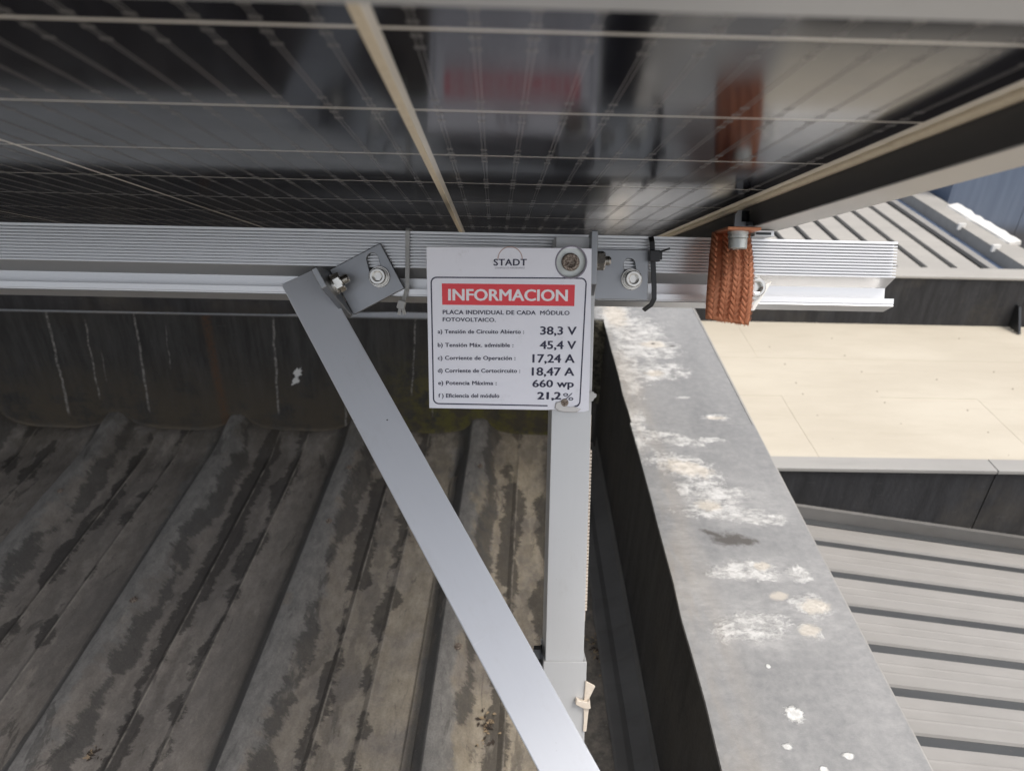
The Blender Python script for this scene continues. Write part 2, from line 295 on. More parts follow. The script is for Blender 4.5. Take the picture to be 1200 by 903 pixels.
# ------------------------------------------------------------------ mesh helpers
class MB:
    def __init__(s): s.v = []; s.f = []; s.mi = []; s.sm = []; s.k = 0
    def add(s, vs, fs, smooth=False):
        b = len(s.v); s.v += [Vector(p) for p in vs]
        for f in fs: s.f.append(tuple(b+i for i in f)); s.mi.append(s.k); s.sm.append(smooth)
        return s
    def box(s, a, b):
        (x0, y0, z0), (x1, y1, z1) = [tuple(map(min, a, b)), tuple(map(max, a, b))]
        return s.add([(x0, y0, z0), (x1, y0, z0), (x1, y1, z0), (x0, y1, z0), (x0, y0, z1), (x1, y0, z1), (x1, y1, z1), (x0, y1, z1)],
                     [(0, 3, 2, 1), (4, 5, 6, 7), (0, 1, 5, 4), (1, 2, 6, 5), (2, 3, 7, 6), (3, 0, 4, 7)])
    def hexa(s, p):                            # 8 points: bottom ring then top ring
        return s.add(p, [(0, 3, 2, 1), (4, 5, 6, 7), (0, 1, 5, 4), (1, 2, 6, 5), (2, 3, 7, 6), (3, 0, 4, 7)])
    def loft(s, rings, cap0=True, cap1=True, smooth=False, closed=True):
        n = len(rings[0]); vs = [p for r in rings for p in r]; fs = []
        for i in range(len(rings)-1):
            for j in range(n if closed else n-1):
                k = (j+1) % n; fs.append((i*n+j, i*n+k, (i+1)*n+k, (i+1)*n+j))
        s.add(vs, fs, smooth)
        if cap0: s.add(rings[0], [tuple(reversed(range(n)))])
        if cap1: s.add(rings[-1], [tuple(range(n))])
        return s
    def prism(s, poly, axis, a, b, holes=()):  # poly = 2D outline, extruded along axis ('x': (v,w), 'y': (u,w), 'z': (u,v))
        P = {'x': lambda q, t: (t, q[0], q[1]), 'y': lambda q, t: (q[0], t, q[1]), 'z': lambda q, t: (q[0], q[1], t)}[axis]
        loops = [list(poly)]+[list(h) for h in holes]
        tr = tessellate_polygon([[Vector((x, y, 0)) for x, y in l] for l in loops]); flat = [q for l in loops for q in l]
        s.add([P(q, a) for q in flat], [tuple(t) for t in tr]); s.add([P(q, b) for q in flat], [tuple(reversed(t)) for t in tr])
        for l in loops:
            n = len(l); s.add([P(q, a) for q in l]+[P(q, b) for q in l], [(i, (i+1) % n, n+(i+1) % n, n+i) for i in range(n)])
        return s
    def xf(s, M):
        s.v = [M @ p for p in s.v]; return s
    def build(s, name, mats, parent=None, M=None, bevel=0, seg=2, link=True):
        me = bpy.data.meshes.new(name); me.from_pydata([tuple(p) for p in s.v], [], s.f)
        for m in (mats if isinstance(mats, (list, tuple)) else [mats]): me.materials.append(MATS[m] if isinstance(m, str) else m)
        for p, i, sm in zip(me.polygons, s.mi, s.sm): p.material_index = i; p.use_smooth = sm
        bm = bmesh.new(); bm.from_mesh(me); bmesh.ops.remove_doubles(bm, verts=bm.verts, dist=1e-6)
        bmesh.ops.recalc_face_normals(bm, faces=bm.faces); bm.to_mesh(me); bm.free()
        o = bpy.data.objects.new(name, me); COL.objects.link(o)
        if parent: o.parent = parent
        if M is not None: o.matrix_local = M
        if bevel:
            b = o.modifiers.new('bevel', 'BEVEL'); b.width = bevel; b.segments = seg; b.limit_method = 'ANGLE'; b.angle_limit = math.radians(35); b.harden_normals = True
        return o
def tag(o, label=None, cat=None, group=None, kind=None):
    for k, v in (('label', label), ('category', cat), ('group', group), ('kind', kind)):
        if v: o[k] = v
    return o
def thing(name, label, cat, M=None, group=None):
    o = bpy.data.objects.new(name, None); COL.objects.link(o); o.empty_display_size = .02
    if M is not None: o.matrix_world = M
    return tag(o, label, cat, group)
def rigt(u=0, v=0, w=0): return RIG @ Matrix.Translation((u, v, w))
def copy_tree(o, parent=None):
    c = o.copy(); COL.objects.link(c)
    if parent: c.parent = parent
    for ch in o.children: copy_tree(ch, c)
    return c
def circ(r, n=24, z=0, ph=0): return [(r*math.cos(2*math.pi*i/n+ph), r*math.sin(2*math.pi*i/n+ph), z) for i in range(n)]
def hexr(r, n=24, z=0, ph=0):                  # hexagon (across flats 2r) sampled at n points
    o = []
    for i in range(n):
        a = 2*math.pi*i/n; k = (a % (math.pi/3))-math.pi/6; q = r/math.cos(k); o.append((q*math.cos(a+ph), q*math.sin(a+ph), z))
    return o
def frame_from(z, x=None):                     # matrix whose Z points along z
    z = Vector(z).normalized(); x = Vector(x) if x else (Vector((1, 0, 0)) if abs(z.x) < .9 else Vector((0, 1, 0)))
    y = z.cross(x).normalized(); x = y.cross(z); return Matrix((x, y, z)).transposed().to_4x4()
def socket_screw(parent, pos, axis, r=.0065, h=.008, wr=.0088, mat='stainless', inner='dirty_dark', gap=.0):
    """socket head cap screw with washer, head along +axis"""
    M = Matrix.Translation(pos) @ frame_from(axis)
    m = MB(); m.loft([circ(wr-.0004, 28, 0), circ(wr, 28, .0004), circ(wr, 28, .0014), circ(wr-.0004, 28, .0018)])
    wa = m.build('washer', mat, parent, M)
    m = MB(); m.loft([circ(wr*.86, 28, .0018), circ(wr*.88, 28, .0022), circ(wr*.88, 28, .0034), circ(wr*.84, 28, .0038)]); m.build('spring_washer', mat, parent, M)
    m = MB(); z0 = .0038; n = 48
    kn = lambda z: [(x*(1+.02*(i % 2)), y*(1+.02*(i % 2)), z) for i, (x, y, z) in enumerate(circ(r, n, z))]
    m.loft([kn(z0), kn(z0+h-.0012)], True, False)
    m.loft([circ(r*1.0, n, z0+h-.0012), circ(r*.97, n, z0+h-.0004), circ(r*.9, n, z0+h), circ(r*.66, n, z0+h), hexr(r*.5, n, z0+h-.0004), hexr(r*.5, n, z0+h-.0045)], False, True)
    return m.build('screw_head', mat, parent, M)
def hex_nut(parent, pos, axis, af=.0065, h=.0065, stick=.006, r=.004, name='nut', mat='stainless', ph=.3):
    M = Matrix.Translation(pos) @ frame_from(axis)
    m = MB(); m.loft([circ(af*1.28, 28, 0), circ(af*1.28, 28, .0016)]); m.build('washer', mat, parent, M)
    m = MB(); m.loft([circ(af*1.02, 24, .0016), hexr(af, 24, .0024, ph), hexr(af, 24, .0016+h-.0009, ph), circ(af*1.0, 24, .0016+h), circ(r, 24, .0016+h)]); m.build(name, mat, parent, M)
    m = MB(); rings = []; z = .001+h
    while z < h+stick: rings += [circ(r, 20, z), circ(r*.86, 20, z+.0005)]; z += .001
    rings.append(circ(r*.7, 20, z+.0004)); m.loft(rings); return m.build('bolt_shank', mat, parent, M)
# ------------------------------------------------------------------ GROUND
MB().add([(-600, -600, -3.2), (600, -600, -3.2), (600, 600, -3.2), (-600, 600, -3.2)], [(0, 1, 2, 3)]).build('ground', 'concrete')['kind'] = 'structure'
# ------------------------------------------------------------------ LEFT ROOF (ribbed sheet, world z = 0)
def prof(s):
    pts = [(-.075, 0), (-.040, 0), (-.034, .005), (-.013, .039), (.011, .040), (.038, .006), (.046, .0015), (.075, 0), (.083, .006), (.093, .0), (.133, 0), (.142, .006), (.152, 0), (RP-.075, 0)]
    for (a, za), (b, zb) in zip(pts, pts[1:]):
        if a <= s <= b+1e-9: return za+(zb-za)*(s-a)/(b-a)
    return 0
def sstep(x, a, b): t = max(0, min(1, (x-a)/(b-a))); return t*t*(3-2*t)
WY = 1.283
def roof_sheet():
    SX = [-.075, -.058, -.040, -.036, -.030, -.022, -.014, -.006, .006, .014, .024, .034, .040, .046, .060, .075, .079, .083, .0875, .092, .112, .134, .138, .142, .1465, .151, .16]
    ys = [-1.2, -.8, -.5, -.3, -.1, .1]+[.2+i*.04 for i in range(24)]+[1.15+.0075*i for i in range(19)]
    ys = [y for y in ys if y < 1.279]+[1.279]
    rows = []
    for k in range(-10, 1): rows += [(k, s) for s in SX]
    rows = [(k, s) for k, s in rows if not (k == 0 and s > .152)]
    rows += [(1, -.075-.0)]+[(1, s) for s in (-.04, 0.0, .02)]
    m = MB(); vs = []
    rr = random.Random(3); dent = {k: (rr.uniform(-.003, .003), rr.uniform(-.002, .003)) for k in range(-11, 2)}
    for k, s in rows:
        for y in ys:
            z = prof(s) if k < 1 else 0
            t = sstep(y, 1.17, 1.275); e = math.exp(-abs(s-.0)/.034)
            flare = t*(.052*e+.006*sstep(abs(s-.0), .02, .12))
            if k < 1: z = max(z*(1+.18*t), flare)+.010*t*t
            z += .0012*math.sin(y*9+k*2.1)*math.cos(s*18+k)
            vs.append((RX0+k*RP+s+RSK*(y-.95)+dent[k][0]*sstep(y, 1.1, 1.28), y, z))
    n = len(ys); fs = [(i*n+j, (i+1)*n+j, (i+1)*n+j+1, i*n+j+1) for i in range(len(rows)-1) for j in range(n-1)]
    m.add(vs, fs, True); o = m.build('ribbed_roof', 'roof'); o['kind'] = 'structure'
    es = o.modifiers.new('edge', 'EDGE_SPLIT'); es.split_angle = math.radians(28)
    # lap of one sheet over the next (the dark line on the left foot of a rib)
    for k in (-2, 0):
        m = MB(); a = RX0+k*RP-.0435; m.hexa([(a+RSK*(-2.15), -1.2, .0015), (a+.012+RSK*(-2.15), -1.2, .0015), (a+.012+RSK*.2, 1.15, .0025), (a+RSK*.2, 1.15, .0015),
              (a+RSK*(-2.15), -1.2, .0045), (a+.012+RSK*(-2.15), -1.2, .010), (a+.012+RSK*.2, 1.15, .010), (a+RSK*.2, 1.15, .0045)])
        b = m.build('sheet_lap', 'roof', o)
roof_sheet()
rf = bpy.data.objects['ribbed_roof']; fx = None
for k, y in ((-1, 1.13), (0, 1.14), (-1, .98), (0, .72), (-2, .80), (-3, 1.05)):
    Mq = Matrix.Translation((RX0+k*RP+.012+RSK*(y-.95), y, .040))
    if fx is None:
        m = MB(); m.loft([circ(.0055, 14, 0), circ(.0055, 14, .001), hexr(.0032, 14, .0012), hexr(.003, 14, .0035)]); fx = m.build('fixing_screw', 'rust', rf, Mq)
    else: c = fx.copy(); COL.objects.link(c); c.parent = rf; c.matrix_local = Mq
# rear parapet wall with coping
t = thing('parapet_wall', 'low black bitumen wall with pale water runs at the far end of the ribbed roof', 'wall', Matrix.Translation((-1, WY, 0)))
def loc(M): return M.inverted()
L0 = loc(Matrix.Translation((-1, WY, 0)))
MB().box((-2.6, WY, -.05), (.168, WY+.0014, .2764)).build('wall_face', 'bitumen_wall', t, L0)
m = MB(); ys_ = WY-.003
xs = [-2.6+i*.1 for i in range(28)]+[.19]
cwd = lambda x: .0015+.02*sstep(x, -.42, -.2)
m.loft([[(x, WY-.003, .2768), (x, WY+cwd(x), .2768), (x, WY+cwd(x), .2785), (x, WY-.0015, .2785)] for x in xs])
m.build('wall_coping', 'coping', t, L0)
# base seam of sealant along the wall foot
m = MB(); rr = random.Random(5); rings = []
for i in range(180):
    x = -2.2+i*.0132; k = (x-RX0)/RP; fr = (k-math.floor(k)); d = min(fr, 1-fr)*RP
    z = -.006+.044*math.exp(-d/.034); r = .004+.002*rr.random()
    rings.append([(x, WY-.001-.6*r*math.cos(q*math.pi/4)-.0, z-.008+r*math.sin(q*math.pi/4)) for q in range(8)])
m.loft(rings, smooth=True); m.build('foot_seal', 'dark_flashing', t, L0)
p = CAM+ray(348, 440)*((WY-.0006)/ray(348, 440).y)
m = MB(); rr = random.Random(11)
m.add([(p.x-.012+.008*math.cos(a)*(1+.3*rr.random())+.024*.5*(1 if math.sin(a) > 0 else 0), WY-.0012, p.z+.024*math.sin(a)*(1+.2*rr.random())) for a in [i*math.pi/9 for i in range(18)]], [tuple(range(18))])
# ------------------------------------------------------------------ RIGHT CURB with coping, inner flashing
CZ = .29; CX0, CX1 = .2015, .385
t = thing('kerb_parapet', 'wide grey metal coping stained with white droppings, running beside the black gutter wall', 'parapet', Matrix.Translation((.3, .6, 0)))
L1 = loc(Matrix.Translation((.3, .6, 0)))
rr = random.Random(2)
def strip_box(m, x0, x1, ys, z0, z1, jit=.0012):
    ring = []
    for y in ys: a = x0+rr.uniform(-jit, jit); ring.append([(a, y, z0), (x1, y, z0), (x1, y, z1), (a, y, z1)])
    m.loft(ring)
ysd = [-1.2+i*.05 for i in range(51)]+[1.345]
m = MB(); strip_box(m, CX0, CX1, [y for y in ysd if y <= .9]+[.92], CZ-.0045, CZ, .0012); m.build('coping_sheet', 'coping', t, L1, .0006)
m = MB(); strip_box(m, CX0+.001, CX1-.002, [.9215]+[y for y in ysd if y > .93], CZ-.0045, CZ-.0008, .0012); m.build('coping_sheet', 'coping', t, L1, .0006)
MB().box((CX1-.0005, -1.2, CZ-.03), (CX1+.0025, 1.345, CZ-.002)).build('coping_lip', 'ledge_metal', t, L1)
MB().box((CX0+.006, -1.2, -.05), (CX0+.02, 1.281, CZ-.005)).build('inner_face', 'inner_cladding', t, L1)
m = MB(); m.box((CX0+.02, -1.2, -3.2), (CX1-.006, 1.33, CZ-.005)); m.build('wall_core', 'dark_cladding', t, L1)
m = MB(); m.box((.169, WY-.012, CZ-.0049), (CX0+.004, 1.345, CZ-.0012)); m.build('corner_patch', 'coping', t, L1)
# mossy torn corner
m = MB(); rr2 = random.Random(9); ring = []
for i in range(9):
    z = .286-i*.022; wd = .022-.0015*i
    ring.append([(CX0+.004-wd-rr2.uniform(0, .006), WY-.02-rr2.uniform(0, .008), z), (CX0+.006, WY-.022-rr2.uniform(0, .006), z), (CX0+.006, WY-.001, z), (CX0-.012-wd, WY-.001, z)])
m.loft(ring)
def m_moss():
    n = NT('mossy_mortar'); f = n.noise(n.obj(), 90, 6, .75); n.P(Base_Color=n.mix(n.ss(f, .4, .65), (.03, .028, .02), (.16, .145, .10)), Roughness=.9); n.bump(f, .9, .006); MATS['moss'] = n.m
m_moss(); m.build('mossy_corner', 'moss', t, L1)
# foot flashing on the roof along the curb
t = thing('foot_flashing', 'dark folded flashing strip running along the foot of the kerb wall', 'flashing', Matrix.Translation((.2, .6, 0)))
L2 = loc(Matrix.Translation((.2, .6, 0)))
ring = []; rr = random.Random(4)
for i in range(60):
    y = -1.2+i*.042
    if y > 1.27: break
    e = rr.uniform(-.0015, .0015); b = rr.uniform(-.001, .001)
    ring.append([(.160+e, y, .0035+b), (.163+e, y, .008+b), (.176, y, .0105), (.184, y, .0095), (.206, y, .022+b), (.2065, y, .045), (.2075, y, .045), (.2075, y, .0), (.165, y, .0)])
m = MB(); m.loft(ring); m.build('flashing_strip', 'worn_flashing', t, L2, .0008)
M = Matrix.Translation((.2-.2+.0, 0, 0))
for (px, py) in ((744, 800), (725, 625)):
    d = ray(px, py); q = CAM+d*((.011-.9)/d.z)
    m = MB(); m.loft([circ(.0045, 14, 0), circ(.0045, 14, .001), circ(.0032, 14, .0025), circ(.0015, 14, .003)]); m.build('rivet', 'stainless', t, Matrix.Translation((q.x-.2, q.y-.6, .0095)))
# debris
def litter(name, lab, px, py, n, spread, seed, z=.002):
    d = ray(px, py); q = CAM+d*((z-.9)/d.z); r = random.Random(seed); m = MB()
    for i in range(n):
        a = r.uniform(0, 6.28); rad = spread*abs(r.gauss(0, .5)); c = Vector((rad*math.cos(a), rad*math.sin(a)*1.6, .0006)); L = r.uniform(.0015, .005); b = r.uniform(0, 3.14)
        u = Vector((math.cos(b), math.sin(b), r.uniform(-.2, .3)))*L; vv = Vector((-math.sin(b), math.cos(b), 0))*L*r.uniform(.25, .6); m.k = r.randint(0, 1)
        m.add([c-u, c-vv+Vector((0, 0, .0008)), c+u, c+vv+Vector((0, 0, .0012))], [(0, 1, 2, 3)])
    o = m.build(name, ['litter', 'litter_dark'], None, Matrix.Translation(q)); o['kind'] = 'stuff'; tag(o, lab, 'debris')
litter('leaf_litter', 'small scatter of dry crumbs on the roof just right of the upright post', 700, 762, 46, .022, 1)
litter('leaf_litter', 'trail of dry crumbs in the roof pan below the strut and left of the post', 570, 850, 40, .02, 2)
litter('leaf_litter', 'few dry crumbs near the lower left end of the ribbed roof', 108, 885, 22, .014, 3, .03)
# ------------------------------------------------------------------ RIGHT SIDE: cream deck, lower slatted roof, far roof
DZ = .2
t = thing('cream_roof_deck', 'raised cream coloured roof deck with grey edge trim right of the kerb', 'roof', Matrix.Translation((.9, 1.2, DZ)))
L3 = loc(Matrix.Translation((.9, 1.2, DZ)))
# sheets: seams along Y every .21, laps along X at two rows
rows_ = [(.966, 1.155), (1.155, 1.30), (1.30, 1.462)]
k = 0
xs_ = [.386, .52, .70, .88, 1.06, 1.24, 1.42, 1.60, 1.8, 2.0]
rr = random.Random(8)
for j, (y0, y1) in enumerate(rows_):
    for a, b in zip(xs_, xs_[1:]):
        h = DZ-.0009*(2-j)*0+.0012*(1-j); e = rr.uniform(-.0003, .0003)
        m = MB(); m.hexa([(a, y0-.004, DZ-.012), (b, y0-.004, DZ-.012), (b, y1, DZ-.012), (a, y1, DZ-.012), (a, y0-.004, h+e), (b, y0-.004, h+e), (b, y1, h+e-.0016), (a, y1, h+e-.0016)])
        m.build('deck_sheet', 'cream_membrane', t, L3)
scr = None
for (px, py) in ((902, 406), (920, 426), (933, 448), (941, 461), (958, 486), (976, 514), (975, 396), (990, 416), (1010, 435), (1028, 458), (1037, 471), (1056, 496), (1079, 524), (1124, 396), (1165, 435), (1187, 455), (1098, 444), (1134, 480), (1158, 506), (1182, 533)):
    d = ray(px, py); q = CAM+d*((DZ+.001-.9)/d.z); Mq = L3 @ Matrix.Translation((q.x, q.y, DZ))
    if scr is None: m = MB(); m.loft([circ(.0013, 8, 0), circ(.001, 8, .0012)]); scr = m.build('deck_screw', 'slot_tan', t, Mq)
    else: c = scr.copy(); COL.objects.link(c); c.parent = t; c.matrix_local = Mq
for a, b in ((.386, .79), (.7915, 2.0)): MB().box((a, .930, DZ-.003), (b, .961, DZ+.0035)).build('edge_trim', 'ledge_metal', t, L3, .0008)
for a, b in ((.386, .792), (.794, 2.0)): MB().box((a, .935, -.1), (b, .945, DZ-.0035)).build('fascia_panel', 'dark_cladding', t, L3)
MB().box((.386, .946, -3.2), (2.0, 1.46, DZ-.0125)).build('deck_core', 'dark_cladding', t, L3)
# small bird droppings on the trim
# lower roof of pale pans divided by dark grooves, falling to the right
Ms = Matrix.Translation((.386, 0, .12)) @ Matrix.Rotation(math.radians(9), 4, 'Y')
t = thing('pale_standing_seam_roof', 'lower pale roof of wide flat pans split by dark grooves, right of the kerb', 'roof', Ms)
m = MB(); m.box((0, -1.2, -.03), (1.9, .935, -.0035)); m.build('roof_bed', 'slot_grey', t)
MB().box((0, .928, .0012), (1.9, .9345, .026)).build('base_flashing', 'worn_flashing', t, None, .001)
MB().box((0, .916, .0005), (1.9, .9275, .0035)).build('base_gutter', 'slot_grey', t, None, .001)
pan = None
for i in range(32):
    y1 = .9375-i*.0675; y0 = y1-.0675
    if y0 < -1.2: break
    m = MB(); r = .0022
    pr = [(y0+.015, -.0034), (y0+.017, 0), (y0+.032, .0), (y0+.0345, .0004), (y0+.037, 0), (y1-.021, 0), (y1-.0185, .0004), (y1-.016, 0), (y1-.001, 0), (y1, -.0034)]
    if pan is None or True:
        m.prism([(a-y0, b) for a, b in pr], 'x', 0, 1.9)
        if pan is None: pan = m.build('roof_pan', 'slat_sheet', t, Matrix.Translation((0, y0, 0)))
        else:
            c = pan.copy(); COL.objects.link(c); c.parent = t; c.matrix_local = Matrix.Translation((0, y0, rr.uniform(-.0006, .0006)))
# far dark wall with pale ledge and the ribbed roof on it
FY = 1.462; FZ = .306
t = thing('far_parapet_wall', 'dark wall behind the cream deck carrying a pale roof edge', 'wall', Matrix.Translation((.9, FY, 0)))
L4 = loc(Matrix.Translation((.9, FY, 0)))
MB().box((-3, FY, -3.2), (.386-.001, FY+.03, FZ)).build('wall_panel', 'dark_cladding', t, L4)
MB().box((.387, FY, -3.2), (1.135, FY+.03, FZ)).build('wall_panel', 'dark_cladding', t, L4)
MB().box((1.137, FY+.002, -3.2), (2.4, FY+.03, FZ)).build('wall_panel', 'dark_cladding', t, L4)
m = MB(); m.box((-3, FY-.004, FZ+.0005), (2.4, FY+.048, FZ+.006)); m.build('ledge', 'far_sheet', t, L4, .001)
m = MB(); m.hexa([(1.118, 1.42, DZ), (1.123, 1.42, DZ), (1.123, 1.46, DZ), (1.118, 1.46, DZ), (1.118, 1.45, .25), (1.123, 1.45, .25), (1.123, 1.461, .25), (1.118, 1.461, .25)]); m.build('corner_stay', 'dark_metal', t, L4)
t = thing('far_ribbed_roof', 'distant pale roof with dark ribs seen under the panel edge at right', 'roof', Matrix.Translation((.9, 1.8, FZ)))
L5 = loc(Matrix.Translation((.9, 1.8, FZ)))
MB().box((-3, FY+.03, -3.2), (1.085, 3.6, FZ-.006)).build('roof_bed', 'slot_grey', t, L5)
m = MB(); m.box((0, 0, -.005), (.050, 2.1, .004)); p0 = m.build('roof_pan', 'far_sheet', t, L5 @ Matrix.Translation((1.0, FY+.05, FZ)), .001, 1)
for i in range(1, 60):
    c = p0.copy(); COL.objects.link(c); c.parent = t; c.matrix_local = L5 @ Matrix.Translation((1.0+.0655-.0655*i - (.0655 if i else 0), FY+.05, FZ))
# gutter and outer upstand at the right side of the far roof
t = thing('roof_gutter', 'dark box gutter with pale outer edge along the right side of the far roof', 'gutter', Matrix.Translation((1.12, 1.8, FZ)))
L6 = loc(Matrix.Translation((1.12, 1.8, FZ)))
MB().box((1.087, FY+.05, FZ-.05), (1.148, 3.6, FZ-.02)).build('gutter_floor', 'blue', t, L6)
MB().box((1.068, FY+.05, FZ-.004), (1.087, 3.6, FZ+.006)).build('gutter_lip', 'slat_sheet', t, L6, .001)
MB().box((1.149, FY+.05, -3.2), (1.215, 3.6, FZ+.008)).build('outer_edge', 'far_sheet', t, L6, .001)
rr = random.Random(6)
m = MB(); ring = []
for i in range(14):
    y = 1.66+i*.022; ring.append([(1.195+rr.uniform(-.003, .003), y, FZ+.007), (1.222+rr.uniform(-.004, .004), y, FZ+.007), (1.222, y, FZ+.014+rr.uniform(0, .006)), (1.197, y, FZ+.012)])
m.loft(ring); m.build('torn_membrane', 'white_plastic', t, L6)
for yy in (1.63, 1.78): MB().box((1.14, yy, FZ), (1.158, yy+.006, FZ+.016)).build('gutter_clip', 'white_plastic', t, L6)
# blue building and its floor
t = thing('blue_building', 'grey blue clad building in the upper right corner beyond the gutter', 'building', Matrix.Translation((1.8, 2.4, 0)))
L7 = loc(Matrix.Translation((1.8, 2.4, 0)))
xs2 = [1.24+.22*i for i in range(7)]
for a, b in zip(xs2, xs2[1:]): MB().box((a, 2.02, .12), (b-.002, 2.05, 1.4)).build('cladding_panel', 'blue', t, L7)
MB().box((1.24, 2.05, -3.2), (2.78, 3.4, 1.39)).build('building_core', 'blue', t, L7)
o = MB().box((1.216, 1.50, -.2), (3.2, 2.018, .165)).build('side_terrace', 'tan_floor'); o['kind'] = 'structure'
# ------------------------------------------------------------------ SOLAR PANEL (rack coordinates, camera is at the origin of the rack frame)
HG = .084; HF = .065
PX0, PX1 = -2.803, .1985; PV0, PV1 = .118, 1.385  # left and far ends lengthened out of view, to shade the roof below
t = thing('solar_panel', 'large glossy dark solar panel seen from below, filling the top of the view', 'solar panel', rigt(0, .6, HG))
T0 = Matrix.Translation((0, -.6, -HG))
MB().box((PX0, PV0, HG), (PX1, PV1, HG+.0012)).build('laminate', 'gap', t, T0)
CP, RPc = .2275, .0978
cw, ch = CP-.0034, RPc-.0028
m = MB(); m.box((-cw/2, -ch/2, -.00015), (cw/2, ch/2, .002)); c0 = m.build('solar_cell', 'cell', t, T0)
m = MB(); NW = 12; pit = .01845
for i in range(NW):
    x = (i-(NW-1)/2)*pit
    for dx in (-.0009, .0009): m.box((x+dx-.00014, -ch/2, -.0003), (x+dx+.00014, ch/2, -.0001))
    for yy in (-1, 1):
        for q in (.0045, .0155):
            y = yy*(ch/2-q); m.box((x-.0019, y-.0011, -.0003), (x+.0019, y-.0006, -.0001)); m.box((x-.0019, y+.0006, -.0003), (x+.0019, y+.0011, -.0001))
            m.box((x-.0019, y-.0011, -.00033), (x-.0013, y+.0011, -.0001)); m.box((x+.0013, y-.0011, -.00033), (x+.0019, y+.0011, -.0001))
w0 = m.build('busbar_wires', 'wire', c0)
first = True
XG = -.0405; 
for ci in range(13):
    xr = XG+CP*(1-ci); 
    for ri in range(13):
        vc = .2415+RPc*(ri-1)+RPc/2
        if vc-ch/2 < PV0+.008 and ri == 0: pass
        xc = xr-CP/2+(.002 if ci == 0 else 0); Mloc = T0 @ Matrix.Translation((xc, vc, HG))
        if ci >= 1: Mloc = T0 @ Matrix.Translation((xc-.0018, vc, HG))
        if first: c0.matrix_local = Mloc; first = False
        else:
            c = c0.copy(); COL.objects.link(c); c.parent = t; c.matrix_local = Mloc
            b = w0.copy(); COL.objects.link(b); b.parent = c
# centre ribbon in the wide gap
MB().box((XG-.0032, PV0+.01, HG-.0006), (XG+.0004, PV1, HG-.0001)).build('gap_ribbon', 'seal', t, T0)
# frame: side wall with outward foot, near wall with inward foot
def zsl(a, b, n): return [a+(b-a)*i/n for i in range(n+1)]
m = MB(); rr = random.Random(12); ring = []
for v in zsl(PV0+.002, PV1-.002, 120): e = rr.uniform(-.0004, .0004); ring.append([(PX1-.0052+e, v, HG-.0002), (PX1+.001, v, HG-.0002), (PX1+.001, v, HG-.003), (PX1-.002+e, v, HG-.003)])
m.loft(ring, smooth=True); m.build('sealant_bead', 'seal', t, T0)
MB().box((PX1+.0008, PV0-.001, HF), (PX1+.003, PV1+.001, HG+.004)).build('frame_wall', 'frame_inner', t, T0, .0003)
MB().box((PX1+.0035, PV0-.001, HF-.0001), (PX1+.0315, PV1, HF+.0018)).build('frame_flange', 'flange_metal', t, T0, .0004)
MB().box((PX1+.0032, PV0-.001, HF+.002), (PX1+.0050, PV1, HG+.004)).build('frame_outer_wall', 'anodised', t, T0)
MB().box((PX0, PV0-.006, HF), (PX1, PV0-.003, HG+.004)).build('frame_wall', 'anodised', t, T0)
MB().box((-.30, PV0-.0029, HF), (PX1, .1735, HF+.0018)).build('frame_flange', 'anodised', t, T0, .0004)
MB().box((PX0, PV1+.001, HF), (PX1, PV1+.003, HG+.004)).build('frame_wall', 'anodised', t, T0)
MB().box((PX0-.003, PV0, HF), (PX0-.001, PV1, HG+.004)).build('frame_wall', 'anodised', t, T0)
# earthing bolt through the frame
bp = rp(862, 262, .60); 
hb = thing('frame_clip', 'small grey clip and bolt end on the dark inside of the panel frame', 'clip', rigt(PX1, .60, HF))
TH = Matrix.Translation((-PX1, -.60, -HF))
m = MB(); a = rp(845, 262, .598)
m.prism([(PX1-.013, HF-.0005), (PX1-.0125, HF+.0095), (PX1-.010, HF+.0125), (PX1-.006, HF+.0125), (PX1-.002, HF-.0005)], 'y', .593, .5965); m.build('clip_tab', 'bracket_metal', hb, TH, .0004)
m = MB(); m.box((PX1-.004, .588, HF+.0001+.0), (PX1+.0006, .612, HF+.0035)); m.build('clip_plate', 'dark_metal', hb, TH, .0004)
m = MB(); z = 0; rings = []
for i in range(9): rings += [circ(.004, 16, z), circ(.0034, 16, z+.0005)]; z += .001
m.loft(rings); m.build('bolt_shank', 'dark_metal', hb, TH @ Matrix.Translation((PX1-.0045, .595, HF+.0035)))
# ------------------------------------------------------------------ RAIL
RV = .63
re = rp(1048, 345, RV).x
rtop, rrib, rlipt, rlipb, rbot = .0592, .0295, .0105, .0055, .0008
poly = [(RV, rtop)]
n = 11; pitch = (rtop-rrib-.002)/n
for i in range(n):
    z = rtop-.001-i*pitch
    poly += [(RV, z), (RV, z-pitch*.42), (RV+.0004, z-pitch*.47), (RV+.006, z-pitch*.50), (RV+.006, z-pitch*.90), (RV+.0004, z-pitch*.95)]
poly += [(RV, rrib+.001), (RV, rrib), (RV+.016, rrib-.0085), (RV+.016, rlipt-.001), (RV+.0012, rlipt-.0006), (RV+.0012, rlipt+.0014), (RV, rlipt+.0014), (RV, rlipb+.0020), (RV+.0006, rlipb+.0016), (RV+.0006, rlipb+.0008), (RV, rlipb), (RV+.016, rbot), (RV+.042, rbot), (RV+.042, rtop)]
t = thing('support_rail', 'long ribbed aluminium rail running across the view under the panel', 'rail', rigt(0, RV, .03))
T1 = Matrix.Translation((0, -RV, -.03))
m = MB(); m.prism(poly, 'x', -2.82, re)
ro = m.build('rail_profile', 'rail_metal', t, T1)
